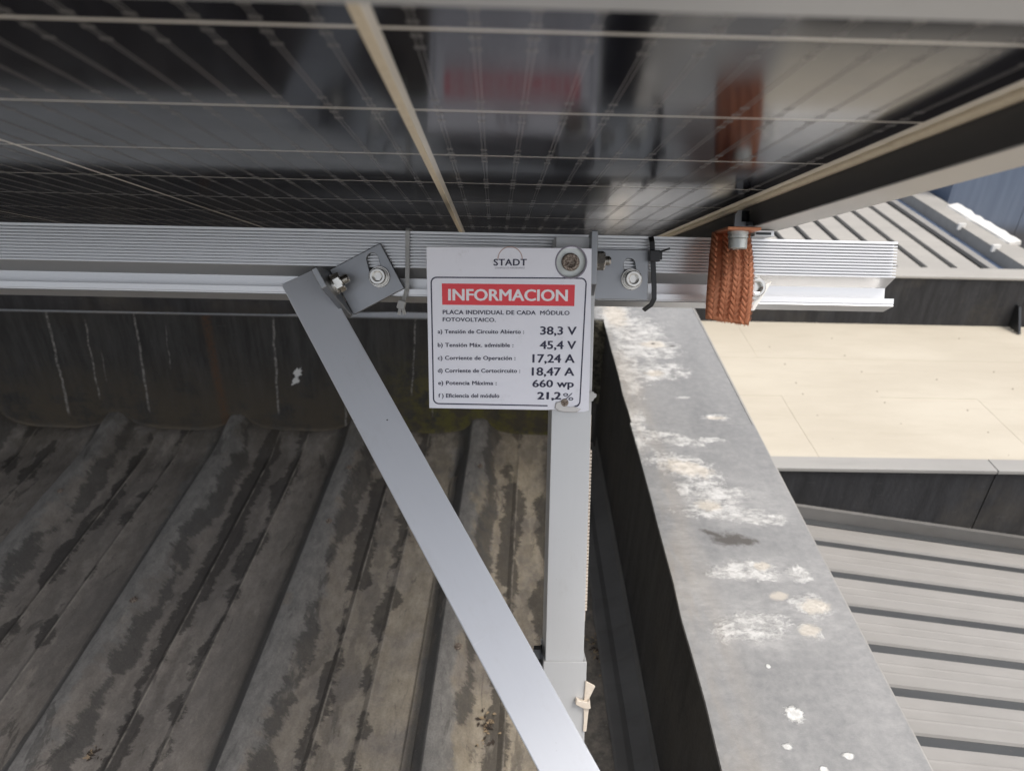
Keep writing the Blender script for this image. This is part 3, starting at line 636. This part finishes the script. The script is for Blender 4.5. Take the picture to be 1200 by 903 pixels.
# ------------------------------------------------------------------ UPRIGHT POST
PF = .588
pl = rp(642.5, 640, PF).x; prr = rp(688, 640, PF).x
ptop = rp(665, 277, PF).z
pj = rp(665, 775, PF-.002).z
t = thing('upright_post', 'vertical grey aluminium post standing under the sign', 'post', rigt((pl+prr)/2, PF+.02, -.78))
T2 = Matrix.Translation((-(pl+prr)/2, -PF-.02, .78))
def tube(m, u0, u1, v0, v1, z0, z1, th=.002):
    m.prism([(u0, v0), (u1, v0), (u1, v1), (u0, v1)], 'z', z0, z1, [[(u0+th, v0+th), (u0+th, v1-th), (u1-th, v1-th), (u1-th, v0+th)]])
m = MB(); tube(m, pl, prr, PF, PF+.038, pj-.1, ptop); m.build('inner_tube', 'anodised', t, T2, .0006)
m = MB(); tube(m, pl-.0016, prr+.0024, PF-.002, PF+.041, -.81, pj, .0017); m.build('outer_sleeve', 'anodised', t, T2, .0004)
m = MB(); m.box((pl-.05, PF-.05, -.80), (prr+.05, PF+.09, -.792)); 
by = rp(632, 771, PF+.012)
M = T2 @ Matrix.Translation((pl-.0017, PF+.015, by.z+.0015)) @ frame_from((-1, 0, 0))
m = MB(); m.loft([circ(.0085, 24, 0), circ(.0085, 24, .0015)]); rings = []; z = .0015
m.loft([hexr(.0065, 24, .0015), hexr(.0065, 24, .007)]); 
m.build('side_nut', 'dark_metal', t, M)
m = MB(); rings = []; z = .007
for i in range(7): rings += [circ(.004, 16, z), circ(.0034, 16, z+.0006)]; z += .0012
m.loft(rings); m.build('bolt_shank', 'stainless', t, M)
# ------------------------------------------------------------------ DIAGONAL STRUT
TL, TR = rd(330.5, 334, .613), rd(372, 311.5, .613); BL, BR = rd(632, 903, .463), rd(703, 903, .463)
ax = ((BL+BR)/2-(TL+TR)/2); wv = (BR-BL).normalized(); axn = ax.normalized()
nrm = axn.cross(wv).normalized()
if nrm.y < 0: nrm = -nrm
wid = (TR-TL).length
wv = nrm.cross(axn).normalized()
if wv.x < 0: wv = -wv
o0 = (TL+TR)/2; Ls = ax.length+.10
zc = lambda L: (RIG @ (o0+axn*L)).z
while zc(Ls) > .03 and Ls < 1.2: Ls += .01
Mst = Matrix((wv, nrm, -axn)).transposed().to_4x4(); Mst.translation = o0+axn*Ls
t = thing('diagonal_strut', 'broad pale aluminium strut crossing diagonally in front of the post', 'strut', RIG @ Mst)
wb = (BR-BL).length; h0 = wid/2; hb_ = wb/2
m = MB(); th = .0022
m.prism([(-h0, 0), (h0, 0), (h0, .030), (-h0, .030)], 'z', 0, Ls, [[(-h0+th, th), (-h0+th, .03-th), (h0-th, .03-th), (h0-th, th)]])
m.build('strut_tube', 'anodised_strut', t, None, .0009, 3)
mk = MB(); mk.loft([circ(.0006, 10, 0), circ(.0004, 10, .0003)]); mk.build('drilling_mark', 'dark_metal', t, Matrix.Translation((h0*.35, 0, Ls-.150)) @ frame_from((0, -1, 0)))
# ------------------------------------------------------------------ ANGLE BRACKETS
def slot(cx, cy, l, r, ang, n=8):
    pts = []
    for s_, off in ((1, 0), (-1, math.pi)):
        for i in range(n+1):
            a = -math.pi/2+math.pi*i/n+off; pts.append((s_*l/2+r*math.cos(a), r*math.sin(a)))
    return [(cx+x*math.cos(ang)-y*math.sin(ang), cy+x*math.sin(ang)+y*math.cos(ang)) for x, y in pts]
# right bracket: plate against the rail, leg towards the viewer along the post
A, B, C_ = rp(700, 291.5, RV-.005), rp(761, 292.5, RV-.005), rp(761, 351.6, RV-.005)
t = thing('angle_bracket', 'grey angle bracket bolted to the rail between the sign and the black zip tie', 'bracket', rigt(A.x, RV, A.z), 'angle brackets on the rail')
TB = Matrix.Translation((-A.x, -RV, -A.z))
sx = rp(739, 314, RV-.005)
m = MB(); m.prism([(A.x-.003, A.z), (B.x, A.z), (B.x, C_.z), (A.x-.003, C_.z)], 'y', RV-.0052, RV-.0002, [slot(sx.x, sx.z-.003, .012, .0048, 1.75)])
m.build('rail_plate', 'bracket_metal', t, TB, .0008)
lt, lb = rp(692, 270, PF-.014), rp(700, 333, PF-.014); lu = rp(692.3, 300, PF-.014).x
m = MB(); m.prism([(PF-.012, lt.z+.0005), (RV-.0055, lt.z-.006), (RV-.0055, C_.z), (PF+.003, C_.z), (PF-.012, lb.z)], 'x', lu+.0003, lu+.0055)
m.build('post_leg', 'bracket_metal', t, TB, .0008)
hex_nut(t, TB @ Vector((lu+.0056, PF+.010, rp(710, 305.5, PF+.01).z)), (1, 0, 0), .0068, .0068, .006)
c = rp(741, 327, RV-.01)
socket_screw(t, TB @ Vector((c.x, RV-.0054, c.z)), (0, -1, 0), .0066, .008)
# left bracket: turned with the strut
ang = math.radians(28.6)
t = thing('angle_bracket', 'tilted grey angle bracket joining the top of the diagonal strut to the rail', 'bracket', rigt(*rp(412, 371, RV)), 'angle brackets on the rail')
o_ = rp(412, 371, RV-.005)
TB = Matrix.Translation((0, 0, 0))
# local: X across (to the right, up), Z along the strut upwards
ML = Matrix(((math.cos(ang), 0, -math.sin(ang)), (0, 1, 0), (math.sin(ang), 0, math.cos(ang)))).to_4x4()
pw = (rp(475, 337, RV-.005)-o_).length; ph_ = (rp(446, 284, RV-.005)-rp(475, 337, RV-.005)).length
so_ = ML.inverted() @ (rp(438.5, 311, RV-.005)-o_); sp_ = ML.inverted() @ (rp(445, 324, RV-.01)-o_)
m = MB(); m.prism([(0.003, 0), (pw, 0), (pw, ph_), (.003, ph_)], 'y', -.0002-.005, -.0002, [slot(so_.x+.001, so_.z, .010, .0048, 1.35)])
m.build('rail_plate', 'bracket_metal', t, ML, .0008)
m = MB(); m.prism([(-.0055, 0), (-.0055, ph_), (-.046, ph_+.001), (-.046, .026), (-.014, -.0)], 'x', -.0022, .0028); m.build('strut_leg', 'bracket_metal', t, ML, .0008)
nn = ML.inverted() @ (rp(400, 330, RV-.022)-o_)
nl = hex_nut(t, ML @ Vector((.0030, -.022, nn.z)), ML.to_3x3() @ Vector((1, 0, 0)), .0068, .0068, .007, ph=.1)
socket_screw(t, ML @ Vector((sp_.x, -.0054, sp_.z)), (0, -1, 0), .0066, .008)
# ------------------------------------------------------------------ SIGN
VT, VB = .566, .579
TLs, TRs = rp(499.5, 289, VT), rp(693.5, 291, VT); BLs, BRs = rp(503, 478, VB), rp(690, 481, VB)
ex = (TRs-TLs); ws = ex.length; ex.normalize(); ey = (BLs-TLs); ey = ey-ex*ey.dot(ex); hs = ey.length; ey.normalize(); ez = ex.cross(ey)   # ez points away from the viewer? fixed below
if ez.y > 0: ez = -ez                          # towards the viewer
Msg = Matrix((ex, -ey, ez)).transposed().to_4x4(); Msg.translation = TLs
sign = thing('information_sign', 'white plastic sign with red banner and electrical data, fixed to the post', 'sign', RIG @ Msg)
Msi = Msg.inverted()
def sp(px, py):                                # photo pixel -> sign face coordinates
    d = ray(px, py); d = Vector((d.x, d.dot(VV), d.dot(VW))); t_ = TLs.dot(ez)/d.dot(ez); q = Msi @ (d*t_); return q.x, q.y
def cr(x, y): return sp(480+x/3.7625, 260+y/3.7625)
hc = cr(712, 178); tear = [sp(*q) for q in ((690, 481), (684, 482.5), (668, 483), (655, 481.5), (650, 479.8))]
hole = [(hc[0]+.0118*math.cos(a), hc[1]+.0122*math.sin(a)) for a in [-i*2*math.pi/32 for i in range(32)]]
m = MB(); m.prism([(0, 0), (ws, 0)]+[sp(692, 400), sp(690.3, 478)]+tear+[sp(640, 480.3), sp(503, 478)], 'z', -.0016, 0, [hole]); m.build('board', 'sign', sign, None, .0003, 1)
m = MB(); m.prism([(x, y) for x, y in [(hc[0]+.0121*math.cos(a), hc[1]+.0125*math.sin(a)) for a in [i*2*math.pi/32 for i in range(32)]]], 'z', .00005, .0002, [[(hc[0]+.0110*math.cos(a), hc[1]+.0114*math.sin(a)) for a in [-i*2*math.pi/32 for i in range(32)]]]); m.build('hole_ring', 'print_grey', sign)
# printed frame line
def border():
    P0, P1 = cr(92, 241), cr(782, 246); Q0, Q1 = cr(103, 803), cr(753, 815)
    r = .0045; outer = []
    cs = [(P1, 0), (P0, 90), (Q0, 180), (Q1, 270)]
    crn = [P1, P0, Q0, Q1]
    def rnd(pts, r, ins):
        out = []
        cx = sum(p[0] for p in pts)/4; cyy = sum(p[1] for p in pts)/4
        pts = [(p[0]-math.copysign(ins, p[0]-cx), p[1]-math.copysign(ins, p[1]-cyy)) for p in pts]
        for p, a0 in zip(pts, (0, 90, 180, 270)):
            c = (p[0]-math.copysign(r, p[0]-cx), p[1]-math.copysign(r, p[1]-cyy))
            out += [(c[0]+r*math.cos(math.radians(a0+k*15)), c[1]+r*math.sin(math.radians(a0+k*15))) for k in range(7)]
        return out
    o = rnd(crn, r, 0); i = rnd(crn, r-.0009, .0010); n = len(o)
    m = MB()
    for k in range(n):
        a, b = o[k], o[(k+1) % n]
        if k == n-8: # bottom side: leave the torn gap
            g = lambda t_: (a[0]+(b[0]-a[0])*t_, a[1]+(b[1]-a[1])*t_)
            ia, ib = i[k], i[(k+1) % n]; gi = lambda t_: (ia[0]+(ib[0]-ia[0])*t_, ia[1]+(ib[1]-ia[1])*t_)
            m.add([(*a, .00012), (*g(.80), .00012), (*gi(.80), .00012), (*ia, .00012)], [(0, 1, 2, 3)]); continue
        m.add([(*a, .00012), (*b, .00012), (*i[(k+1) % n], .00012), (*i[k], .00012)], [(0, 1, 2, 3)])
    # crumpled continuation under the screw
    zz = [sp(651, 472.2), sp(655, 472.4), sp(659, 475), sp(664, 477), sp(669, 478.4), sp(673, 477.0), sp(677, 476.2), sp(679, 474.3)]
    for a, b in zip(zz, zz[1:]): m.add([(a[0], a[1], .00014), (b[0], b[1], .00014), (b[0], b[1]+.0009, .00014), (a[0], a[1]+.0009, .00014)], [(0, 1, 2, 3)])
    m.build('border_line', 'print_ink', sign)
border()
q = [cr(142, 271), cr(729, 277), cr(726, 371), cr(144, 365)]
MB().add([(*p, .00015) for p in q], [(3, 2, 1, 0)]).build('red_banner', 'print_red', sign)
dg = bpy.context.evaluated_depsgraph_get
def text(s, x0, yb, x1, ycap, mat='print_ink', bold=.0, space=1., dy=0., z=.0002, name='lettering'):
    """s fitted so that its baseline is at crop y=yb, cap height reaches ycap, width from x0 to x1 (crop coordinates)"""
    cu = bpy.data.curves.new('t', 'FONT'); cu.body = s; cu.size = 1; cu.space_character = space; cu.resolution_u = 3
    ob = bpy.data.objects.new('t', cu); COL.objects.link(ob); bpy.context.view_layer.update()
    me = bpy.data.meshes.new_from_object(ob.evaluated_get(dg())); bpy.data.objects.remove(ob); bpy.data.curves.remove(cu)
    xs = [v.co.x for v in me.vertices]; a, b = min(xs)-bold, max(xs)+bold; cap = .729
    p0 = Vector(cr(x0, yb)); p1 = Vector(cr(x1, yb+dy)); pc = Vector(cr(x0, ycap)); ux = (p1-p0)/(b-a); uy = (pc-p0)/cap; uy.x = 0
    vs, fs = [], []; offs = [(0, 0)] if bold == 0 else [(0, 0), (-bold, 0), (bold, 0), (-bold*.6, bold*.45), (bold*.6, bold*.45), (-bold*.6, -bold*.45), (bold*.6, -bold*.45)]
    for q, (ox, oy) in enumerate(offs):
        n0 = len(vs)
        for v in me.vertices: c = p0+ux*(v.co.x+ox-a)+uy*(v.co.y+oy); vs.append((c.x, c.y, z+q*2e-6))
        fs += [tuple(n0+i for i in f.vertices) for f in me.polygons]
    m2 = bpy.data.meshes.new(name); m2.from_pydata(vs, [], fs); m2.materials.append(MATS[mat]); bpy.data.meshes.remove(me)
    o = bpy.data.objects.new(name, m2); COL.objects.link(o); o.parent = sign; return o
text('STADT', 370, 192, 517, 162, bold=.03, space=1.08)
text('DESARROLLOS INMOBILIARIOS', 377, 206, 508, 199, 'print_grey')
text('INFORMACION', 170, 345, 697, 293, 'print_paper', .032, dy=3, z=.0003)
text('PLACA INDIVIDUAL DE CADA  MÓDULO', 146, 406, 705, 387, bold=.028, dy=4, space=1.05)
text('FOTOVOLTAICO.', 146, 438, 380, 420, bold=.028, dy=2, space=1.05)
for s_, xa, xb, yb, yc, v_, va, vb, vyb, vyc in (
    ('a) Tensión de Circuito Abierto :', 124, 505, 491, 473, '38,3 V', 575, 736, 496, 459),
    ('b) Tensión Máx. admisible :', 124, 458, 550, 532, '45,4 V', 573, 734, 559, 522),
    ('c) Corriente de Operación :', 124, 467, 607, 589, '17,24 A', 541, 728, 619, 581),
    ('d) Corriente de Cortocircuito :', 124, 488, 663, 645, '18,47 A', 538, 726, 676, 639),
    ('e) Potencia Máxima :', 126, 384, 717, 699, '660 wp', 541, 724, 727, 694)):
    text(s_, xa, yb, xb, yc, bold=.03, dy=1, space=1.06); text(v_, va, vyb, vb, vyc, bold=.028, dy=1)
text('f ) Eficiencia del módulo', 127, 773, 396, 755, bold=.03, dy=1, space=1.04)
text('21,2', 562, 781, 668, 748, bold=.045); text('%', 676, 786, 722, 752, bold=.0)
m = MB(); c = cr(443, 164)
for k in range(14):
    a, b = math.pi*k/14, math.pi*(k+1)/14; r0, r1 = .0094, .00875
    m.add([(c[0]+r0*math.cos(a), c[1]+r0*math.sin(a), .0001), (c[0]+r0*math.cos(b), c[1]+r0*math.sin(b), .0001), (c[0]+r1*math.cos(b), c[1]+r1*math.sin(b), .0001), (c[0]+r1*math.cos(a), c[1]+r1*math.sin(a), .0001)], [(0, 1, 2, 3)])
m.build('logo_arc', 'print_arc', sign)
# fixing bolt in the hole and the small screw at the torn lower corner
m = MB(); m.loft([circ(.0112, 32, -.0095), circ(.0112, 32, -.0080), circ(.0066, 32, -.0080), circ(.0066, 32, -.0008), circ(.0060, 32, .0), circ(.0042, 32, .0002), hexr(.0036, 32, -.0004), hexr(.0034, 32, -.003)])
m.build('fixing_bolt', ['rust'], sign, Matrix.Translation((hc[0], hc[1], 0)))
m = MB(); m.loft([circ(.0113, 32, -.0078), circ(.0113, 32, -.0068), circ(.0067, 32, -.0068), circ(.0067, 32, -.0078)], False, False); m.build('fixing_washer', 'galvanised', sign, Matrix.Translation((hc[0], hc[1], .0)))
sc0 = sp(661.5, 471.5)
m = MB(); m.loft([circ(.0031, 18, 0), circ(.0030, 18, .0009), circ(.0022, 18, .0015), circ(.0012, 18, .0016), circ(.0009, 18, .0009)]); m.build('small_screw', 'rust', sign, Matrix.Translation((sc0[0], sc0[1], .0001)))
m = MB(); q = [sp(651, 471), sp(658, 469.4), sp(662, 474.3), sp(668, 477), sp(673, 476), sp(681, 479), sp(676, 482.7), sp(664, 483), sp(654, 481.3), sp(649.5, 478)]
m.loft([[(x, y, .00005) for x, y in q], [(x*.85+sc0[0]*.15, y*.85+sc0[1]*.15-.0003, .0011) for x, y in q]], True, True, True)
m.build('crumpled_corner', 'print_torn', sign)
# ------------------------------------------------------------------ ZIP TIES
def ribbon(m, pts, width, thick, wdir):
    ring = []; W = Vector(wdir).normalized()
    for i, p in enumerate(pts):
        a = pts[max(0, i-1)]; b = pts[min(len(pts)-1, i+1)]; tdir = (Vector(b)-Vector(a)).normalized(); w_ = (W-tdir*W.dot(tdir)).normalized(); nn_ = tdir.cross(w_)
        p = Vector(p); ring.append([p-w_*width/2-nn_*thick/2, p+w_*width/2-nn_*thick/2, p+w_*width/2+nn_*thick/2, p-w_*width/2+nn_*thick/2])
    m.loft(ring)
def R3(px, py, v): return rp(px, py, v)
# clear tie round the rail
P0 = R3(477.5, 300, RV-.002); t = thing('cable_tie', 'translucent pale cable tie round the rail left of the sign', 'cable tie', rigt(P0.x, RV, P0.z), 'cable ties')
TZ = Matrix.Translation((-P0.x, -RV, -P0.z)); u = P0.x
m = MB(); loop = [(u, RV+.045, rtop+.002), (u, RV+.002, rtop+.002), (u, RV-.0015, rtop), (u, RV-.0018, .03)]+[tuple(R3(477, 338, RV-.002)), tuple(R3(475, 346, RV-.003)), tuple(R3(472, 353, RV-.004))]
ribbon(m, loop, .0036, .0011, (1, 0, 0)); m.build('strap', 'nylon', t, TZ, .0003)
hd = R3(470.5, 357, RV-.005); m = MB(); m.box((-.0032, -.003, -.0035), (.0032, .002, .0035)); m.build('lock_head', 'nylon', t, TZ @ Matrix.Translation(hd) @ Matrix.Rotation(.25, 4, 'Y'), .0008)
for px in (467.5, 474):
    m = MB(); ribbon(m, [tuple(R3(470.5+(px-470.5)*.4, 359, RV-.005)), tuple(R3(px, 368.5, RV-.002))], .0026, .001, (1, 0, 0)); m.build('tail', 'nylon', t, TZ)
# black tie round bracket and rail
P0 = R3(766, 300, RV-.006); t = thing('cable_tie', 'black cable tie wrapped round the rail at the right edge of the bracket', 'cable tie', rigt(P0.x, RV, P0.z), 'cable ties')
TZ = Matrix.Translation((-P0.x, -RV, -P0.z))
m = MB(); ribbon(m, [(P0.x-.001, RV+.045, rtop+.002), tuple(R3(763, 278, RV-.001)), tuple(R3(764, 283, RV-.007)), tuple(R3(765, 300, RV-.008)), tuple(R3(766.5, 335, RV-.008)), tuple(R3(766.5, 350, RV-.008)), tuple(R3(763, 357, RV-.007)), tuple(R3(754, 363.5, RV-.004))], .0042, .0014, (1, 0, .2)); m.build('strap', 'rubber', t, TZ, .0004)
hd = R3(766.5, 300, RV-.011); m = MB(); m.box((-.0042, -.0035, -.0045), (.0045, .003, .0048)); hh = m.build('lock_head', 'rubber', t, TZ @ Matrix.Translation(hd), .0009)
MB().box((.0046, -.002, -.003), (.0062, .002, .0032)).build('head_lug', 'rubber', hh)
m = MB(); ribbon(m, [tuple(R3(771, 296, RV-.012)), tuple(R3(778, 293.5, RV-.016)), tuple(R3(785, 291, RV-.02))], .0014, .0008, (0, 0, 1)); m.build('tail', 'rubber', t, TZ)
# toothed tie standing along the right side of the post
P0 = rp(689, 600, PF+.004); t = thing('cable_tie', 'long toothed white cable tie lying along the right side of the post', 'cable tie', rigt(*P0), 'cable ties')
TZ = Matrix.Translation(-P0)
m = MB(); za, zb = rp(690, 487, PF).z, rp(688, 730, PF).z; N = 60
for i in range(N):
    z1 = za+(zb-za)*i/N; z0 = za+(zb-za)*(i+.62)/N; x_ = prr+.0003
    if .15 < i/N < .95: m.box((x_, PF+.003, z0), (x_+.0016, PF+.008, z1))
m.box((prr+.0002, PF+.0045, zb), (prr+.0008, PF+.007, za)); m.build('toothed_strap', 'nylon_old', t, TZ)
# tie behind the sign: head sticking out at the lower right corner
P0 = R3(696, 463, VB+.003); t = thing('cable_tie', 'white cable tie head poking out at the lower right corner of the sign', 'cable tie', rigt(*P0), 'cable ties')
TZ = Matrix.Translation(-P0)
q = [R3(x, y, VB+.003) for x, y in ((691, 459), (695.5, 459), (696.5, 461), (699, 461.5), (698.5, 465), (696, 466.5), (695, 469.5), (691.5, 470), (691.8, 474), (691, 480), (689, 481), (688, 470))]
m = MB(); m.prism([(p.x, p.z) for p in q], 'y', VB+.002, VB+.006); m.build('lock_head', 'nylon', t, TZ, .0005)
# dirty tie knot low on the sleeve
P0 = R3(685, 818, PF); t = thing('cable_tie', 'dirty cream cable tie knotted round the lower sleeve of the post', 'cable tie', rigt(*P0), 'cable ties')
TZ = Matrix.Translation(-P0)
vv = PF-.003
m = MB(); q = [R3(x, y, vv) for x, y in ((686, 797), (697.5, 803), (690, 818), (684, 823))]; m.prism([(p.x, p.z) for p in q], 'y', vv-.001, vv+.001); m.build('bow_end', 'nylon_old', t, TZ, .0005)
m = MB(); q = [R3(x, y, vv-.002) for x, y in ((675, 817), (680, 820), (688, 821), (691, 818), (692, 829), (684, 829), (674, 824))]; m.prism([(p.x, p.z) for p in q], 'y', vv-.004, vv+.0005); m.build('knot', 'nylon_old', t, TZ, .0008)
m = MB(); q = [R3(x, y, vv) for x, y in ((684, 829), (690, 829), (688.5, 842), (687, 856), (683, 856), (684, 842))]; m.prism([(p.x, p.z) for p in q], 'y', vv-.001, vv+.001); m.build('hanging_tail', 'nylon_old', t, TZ, .0004)
# ------------------------------------------------------------------ COPPER BRAID STRAP
BVV = .597
tl, tr, bl, br_ = R3(836, 272, BVV), R3(880, 274, BVV), R3(827, 373, BVV-.012), R3(878, 381, BVV-.012)
t = thing('copper_braid_strap', 'flat woven copper earthing braid hanging from the panel frame', 'earth strap', rigt(*((tl+tr)/2)))
TC = Matrix.Translation(-(tl+tr)/2)
def surf(a, s):                                # a across 0..1, s down 0..1
    top = tl.lerp(tr, a); bot = bl.lerp(br_, a); p = top.lerp(bot, s)
    bow = 4*s*(1-s); p.x += -.003*bow*(1-a)*1.0+.0008*bow*a; p.y += -.008*math.sin(s*math.pi)+.002*math.cos(a*6+s*2); return p
m = MB(); NA, NS = 12, 24
vs = [surf(i/NA, j/NS)+Vector((0, .0014, 0)) for i in range(NA+1) for j in range(NS+1)]
m.add(vs, [(i*(NS+1)+j, (i+1)*(NS+1)+j, (i+1)*(NS+1)+j+1, i*(NS+1)+j+1) for i in range(NA) for j in range(NS)], True)
ob = m.build('braid_core', 'copper', t, TC); sdm = ob.modifiers.new('thick', 'SOLIDIFY'); sdm.thickness = .0016; sdm.offset = 0
m = MB(); NC, NR = 8, 15; rr = random.Random(21)
for c in range(NC):
    for r in range(NR):
        for wi in range(4):
            sgn = 1 if c % 2 == 0 else -1
            pa = []
            for k in range(5):
                f = k/4; a = (c+.5+sgn*(f-.5)*1.12)/NC; s_ = (r+.5+(f-.5)*1.25+(wi-1.5)*.17)/NR
                a = min(1.01, max(-.01, a)); s_ = min(1.0, max(0, s_)); p = surf(a, s_); p = p+Vector((0, -.0002-.0013*math.sin(math.pi*(.12+.62*f))-.0004*(1-abs(wi-1.5)/1.5), 0))+Vector((rr.uniform(-1, 1), rr.uniform(-1, 1), rr.uniform(-1, 1)))*.00012; pa.append(p)
            w_ = .00034; ring = [[p+Vector((0, -w_, 0)), p+Vector((w_, 0, w_*.6)), p+Vector((0, w_, 0)), p+Vector((-w_, 0, -w_*.6))] for p in pa]; m.loft(ring, smooth=True)
for k in range(70):                            # frayed ends and side wires
    e = rr.random(); 
    if k < 45: p = surf(rr.random(), 1.0); q2 = p+Vector((rr.uniform(-.0015, .0015), rr.uniform(-.001, .001), -rr.uniform(.0003, .0016)))
    else: a = rr.choice((0., 1.)); p = surf(a, e); q2 = p+Vector(((-1 if a == 0 else 1)*rr.uniform(.0004, .0013), 0, rr.uniform(-.002, .001)))
    w_ = .0002; m.loft([[p+Vector((-w_, 0, 0)), p+Vector((0, -w_, 0)), p+Vector((w_, 0, 0))], [q2+Vector((-w_, 0, 0)), q2+Vector((0, -w_, 0)), q2+Vector((w_, 0, 0))]])
ob = m.build('woven_strands', 'copper', t, TC); ob['kind'] = 'stuff'
# folded top under the flange and the bolt hanging through it
a0, a1 = R3(849, 271, .575), R3(888, 273, .575)
m = MB(); m.hexa([(a0.x, .567, HF-.0055), (a1.x, .567, HF-.0055), (a1.x, BVV+.004, HF-.0055), (tl.x+.002, BVV+.004, HF-.0055), (a0.x, .567, HF-.0030), (a1.x, .567, HF-.0030), (a1.x, BVV+.004, HF-.0030), (tl.x+.002, BVV+.004, HF-.0030)])
m.build('folded_end', 'copper', t, TC, .0006)
c = R3(864.5, 283, .580)
Mb = TC @ Matrix.Translation((c.x, .580, HF-.0056)) @ frame_from((0, 0, -1))
m = MB(); m.loft([circ(.0078, 28, 0), circ(.0078, 28, .0016), circ(.0072, 28, .0018), circ(.0072, 28, .0030), circ(.0076, 28, .0032), circ(.0076, 28, .0048)]); m.build('washer_stack', 'galvanised', t, Mb)
m = MB(); m.loft([circ(.0069, 36, .0048), circ(.0071, 36, .0056), circ(.0071, 36, .0122), circ(.0064, 36, .0132), circ(.0040, 36, .0132), hexr(.0034, 36, .0128), hexr(.0034, 36, .009)]); m.build('hanging_bolt', 'galvanised', t, Mb)
# ------------------------------------------------------------------ WHITE EARTH LUG on the rail
c = R3(882.5, 334, RV-.006)
t = thing('cable_lug', 'cream cable lug with a shiny bolt on the rail behind the copper braid', 'cable lug', rigt(c.x, RV, c.z))
TL_ = Matrix.Translation((-c.x, -RV, -c.z))
q = [R3(x, y, RV-.004) for x, y in ((880, 346), (893, 336), (905, 329), (897, 343), (884, 364), (872, 364), (870, 350))]
m = MB(); m.prism([(p.x, p.z) for p in q], 'y', RV-.004, RV-.0005); m.build('lug_plate', 'white_plastic', t, TL_, .0006)
socket_screw(t, TL_ @ Vector((c.x-.0005, RV-.0045, c.z-.002)), (0, -1, .0), .0078, .009, .0105)
# small white label and pale clamp above the rail just right of the braid
t = thing('end_clamp', 'pale panel clamp with a dark slot sitting on the rail right of the braid', 'clamp', rigt(.2, .62, rtop))
TE = Matrix.Translation((-.2, -.62, -rtop))
a, b = R3(880, 283, .62), R3(903, 276, .62)
m = MB(); m.box((a.x, .612, rtop+.0004), (b.x, .65, HF-.0005)); m.build('clamp_body', 'rail_metal', t, TE, .0004)
m = MB(); m.box((a.x+.001, .6105, rtop+.0014), (b.x-.003, .6118, rtop+.0034)); m.build('clamp_slot', 'dark_metal', t, TE)
# droppings splash on the rear wall
p = CAM+ray(348, 441)*((WY-.001)/ray(348, 441).y)
m = MB(); rr = random.Random(15)
def blob(cx, cz, rx, rz, an, n=16):
    pts = []
    for i in range(n):
        a = 2*math.pi*i/n; r = 1+rr.uniform(-.35, .35); x, z = rx*r*math.cos(a), rz*r*math.sin(a); pts.append((cx+x*math.cos(an)-z*math.sin(an), cz+x*math.sin(an)+z*math.cos(an)))
    m.loft([[(x, -.0002, z) for x, z in pts], [(x*.8+cx*.2, -.0012, z*.8+cz*.2) for x, z in pts]])
blob(.003, .008, .0065, .012, -.5); blob(-.004, -.009, .006, .008, -.8); blob(-.011, -.018, .0015, .003, -.8)
o = m.build('bird_dropping', 'dropping', None, Matrix.Translation(p)); tag(o, 'white bird dropping splashed on the black wall left of the strut', 'dropping')
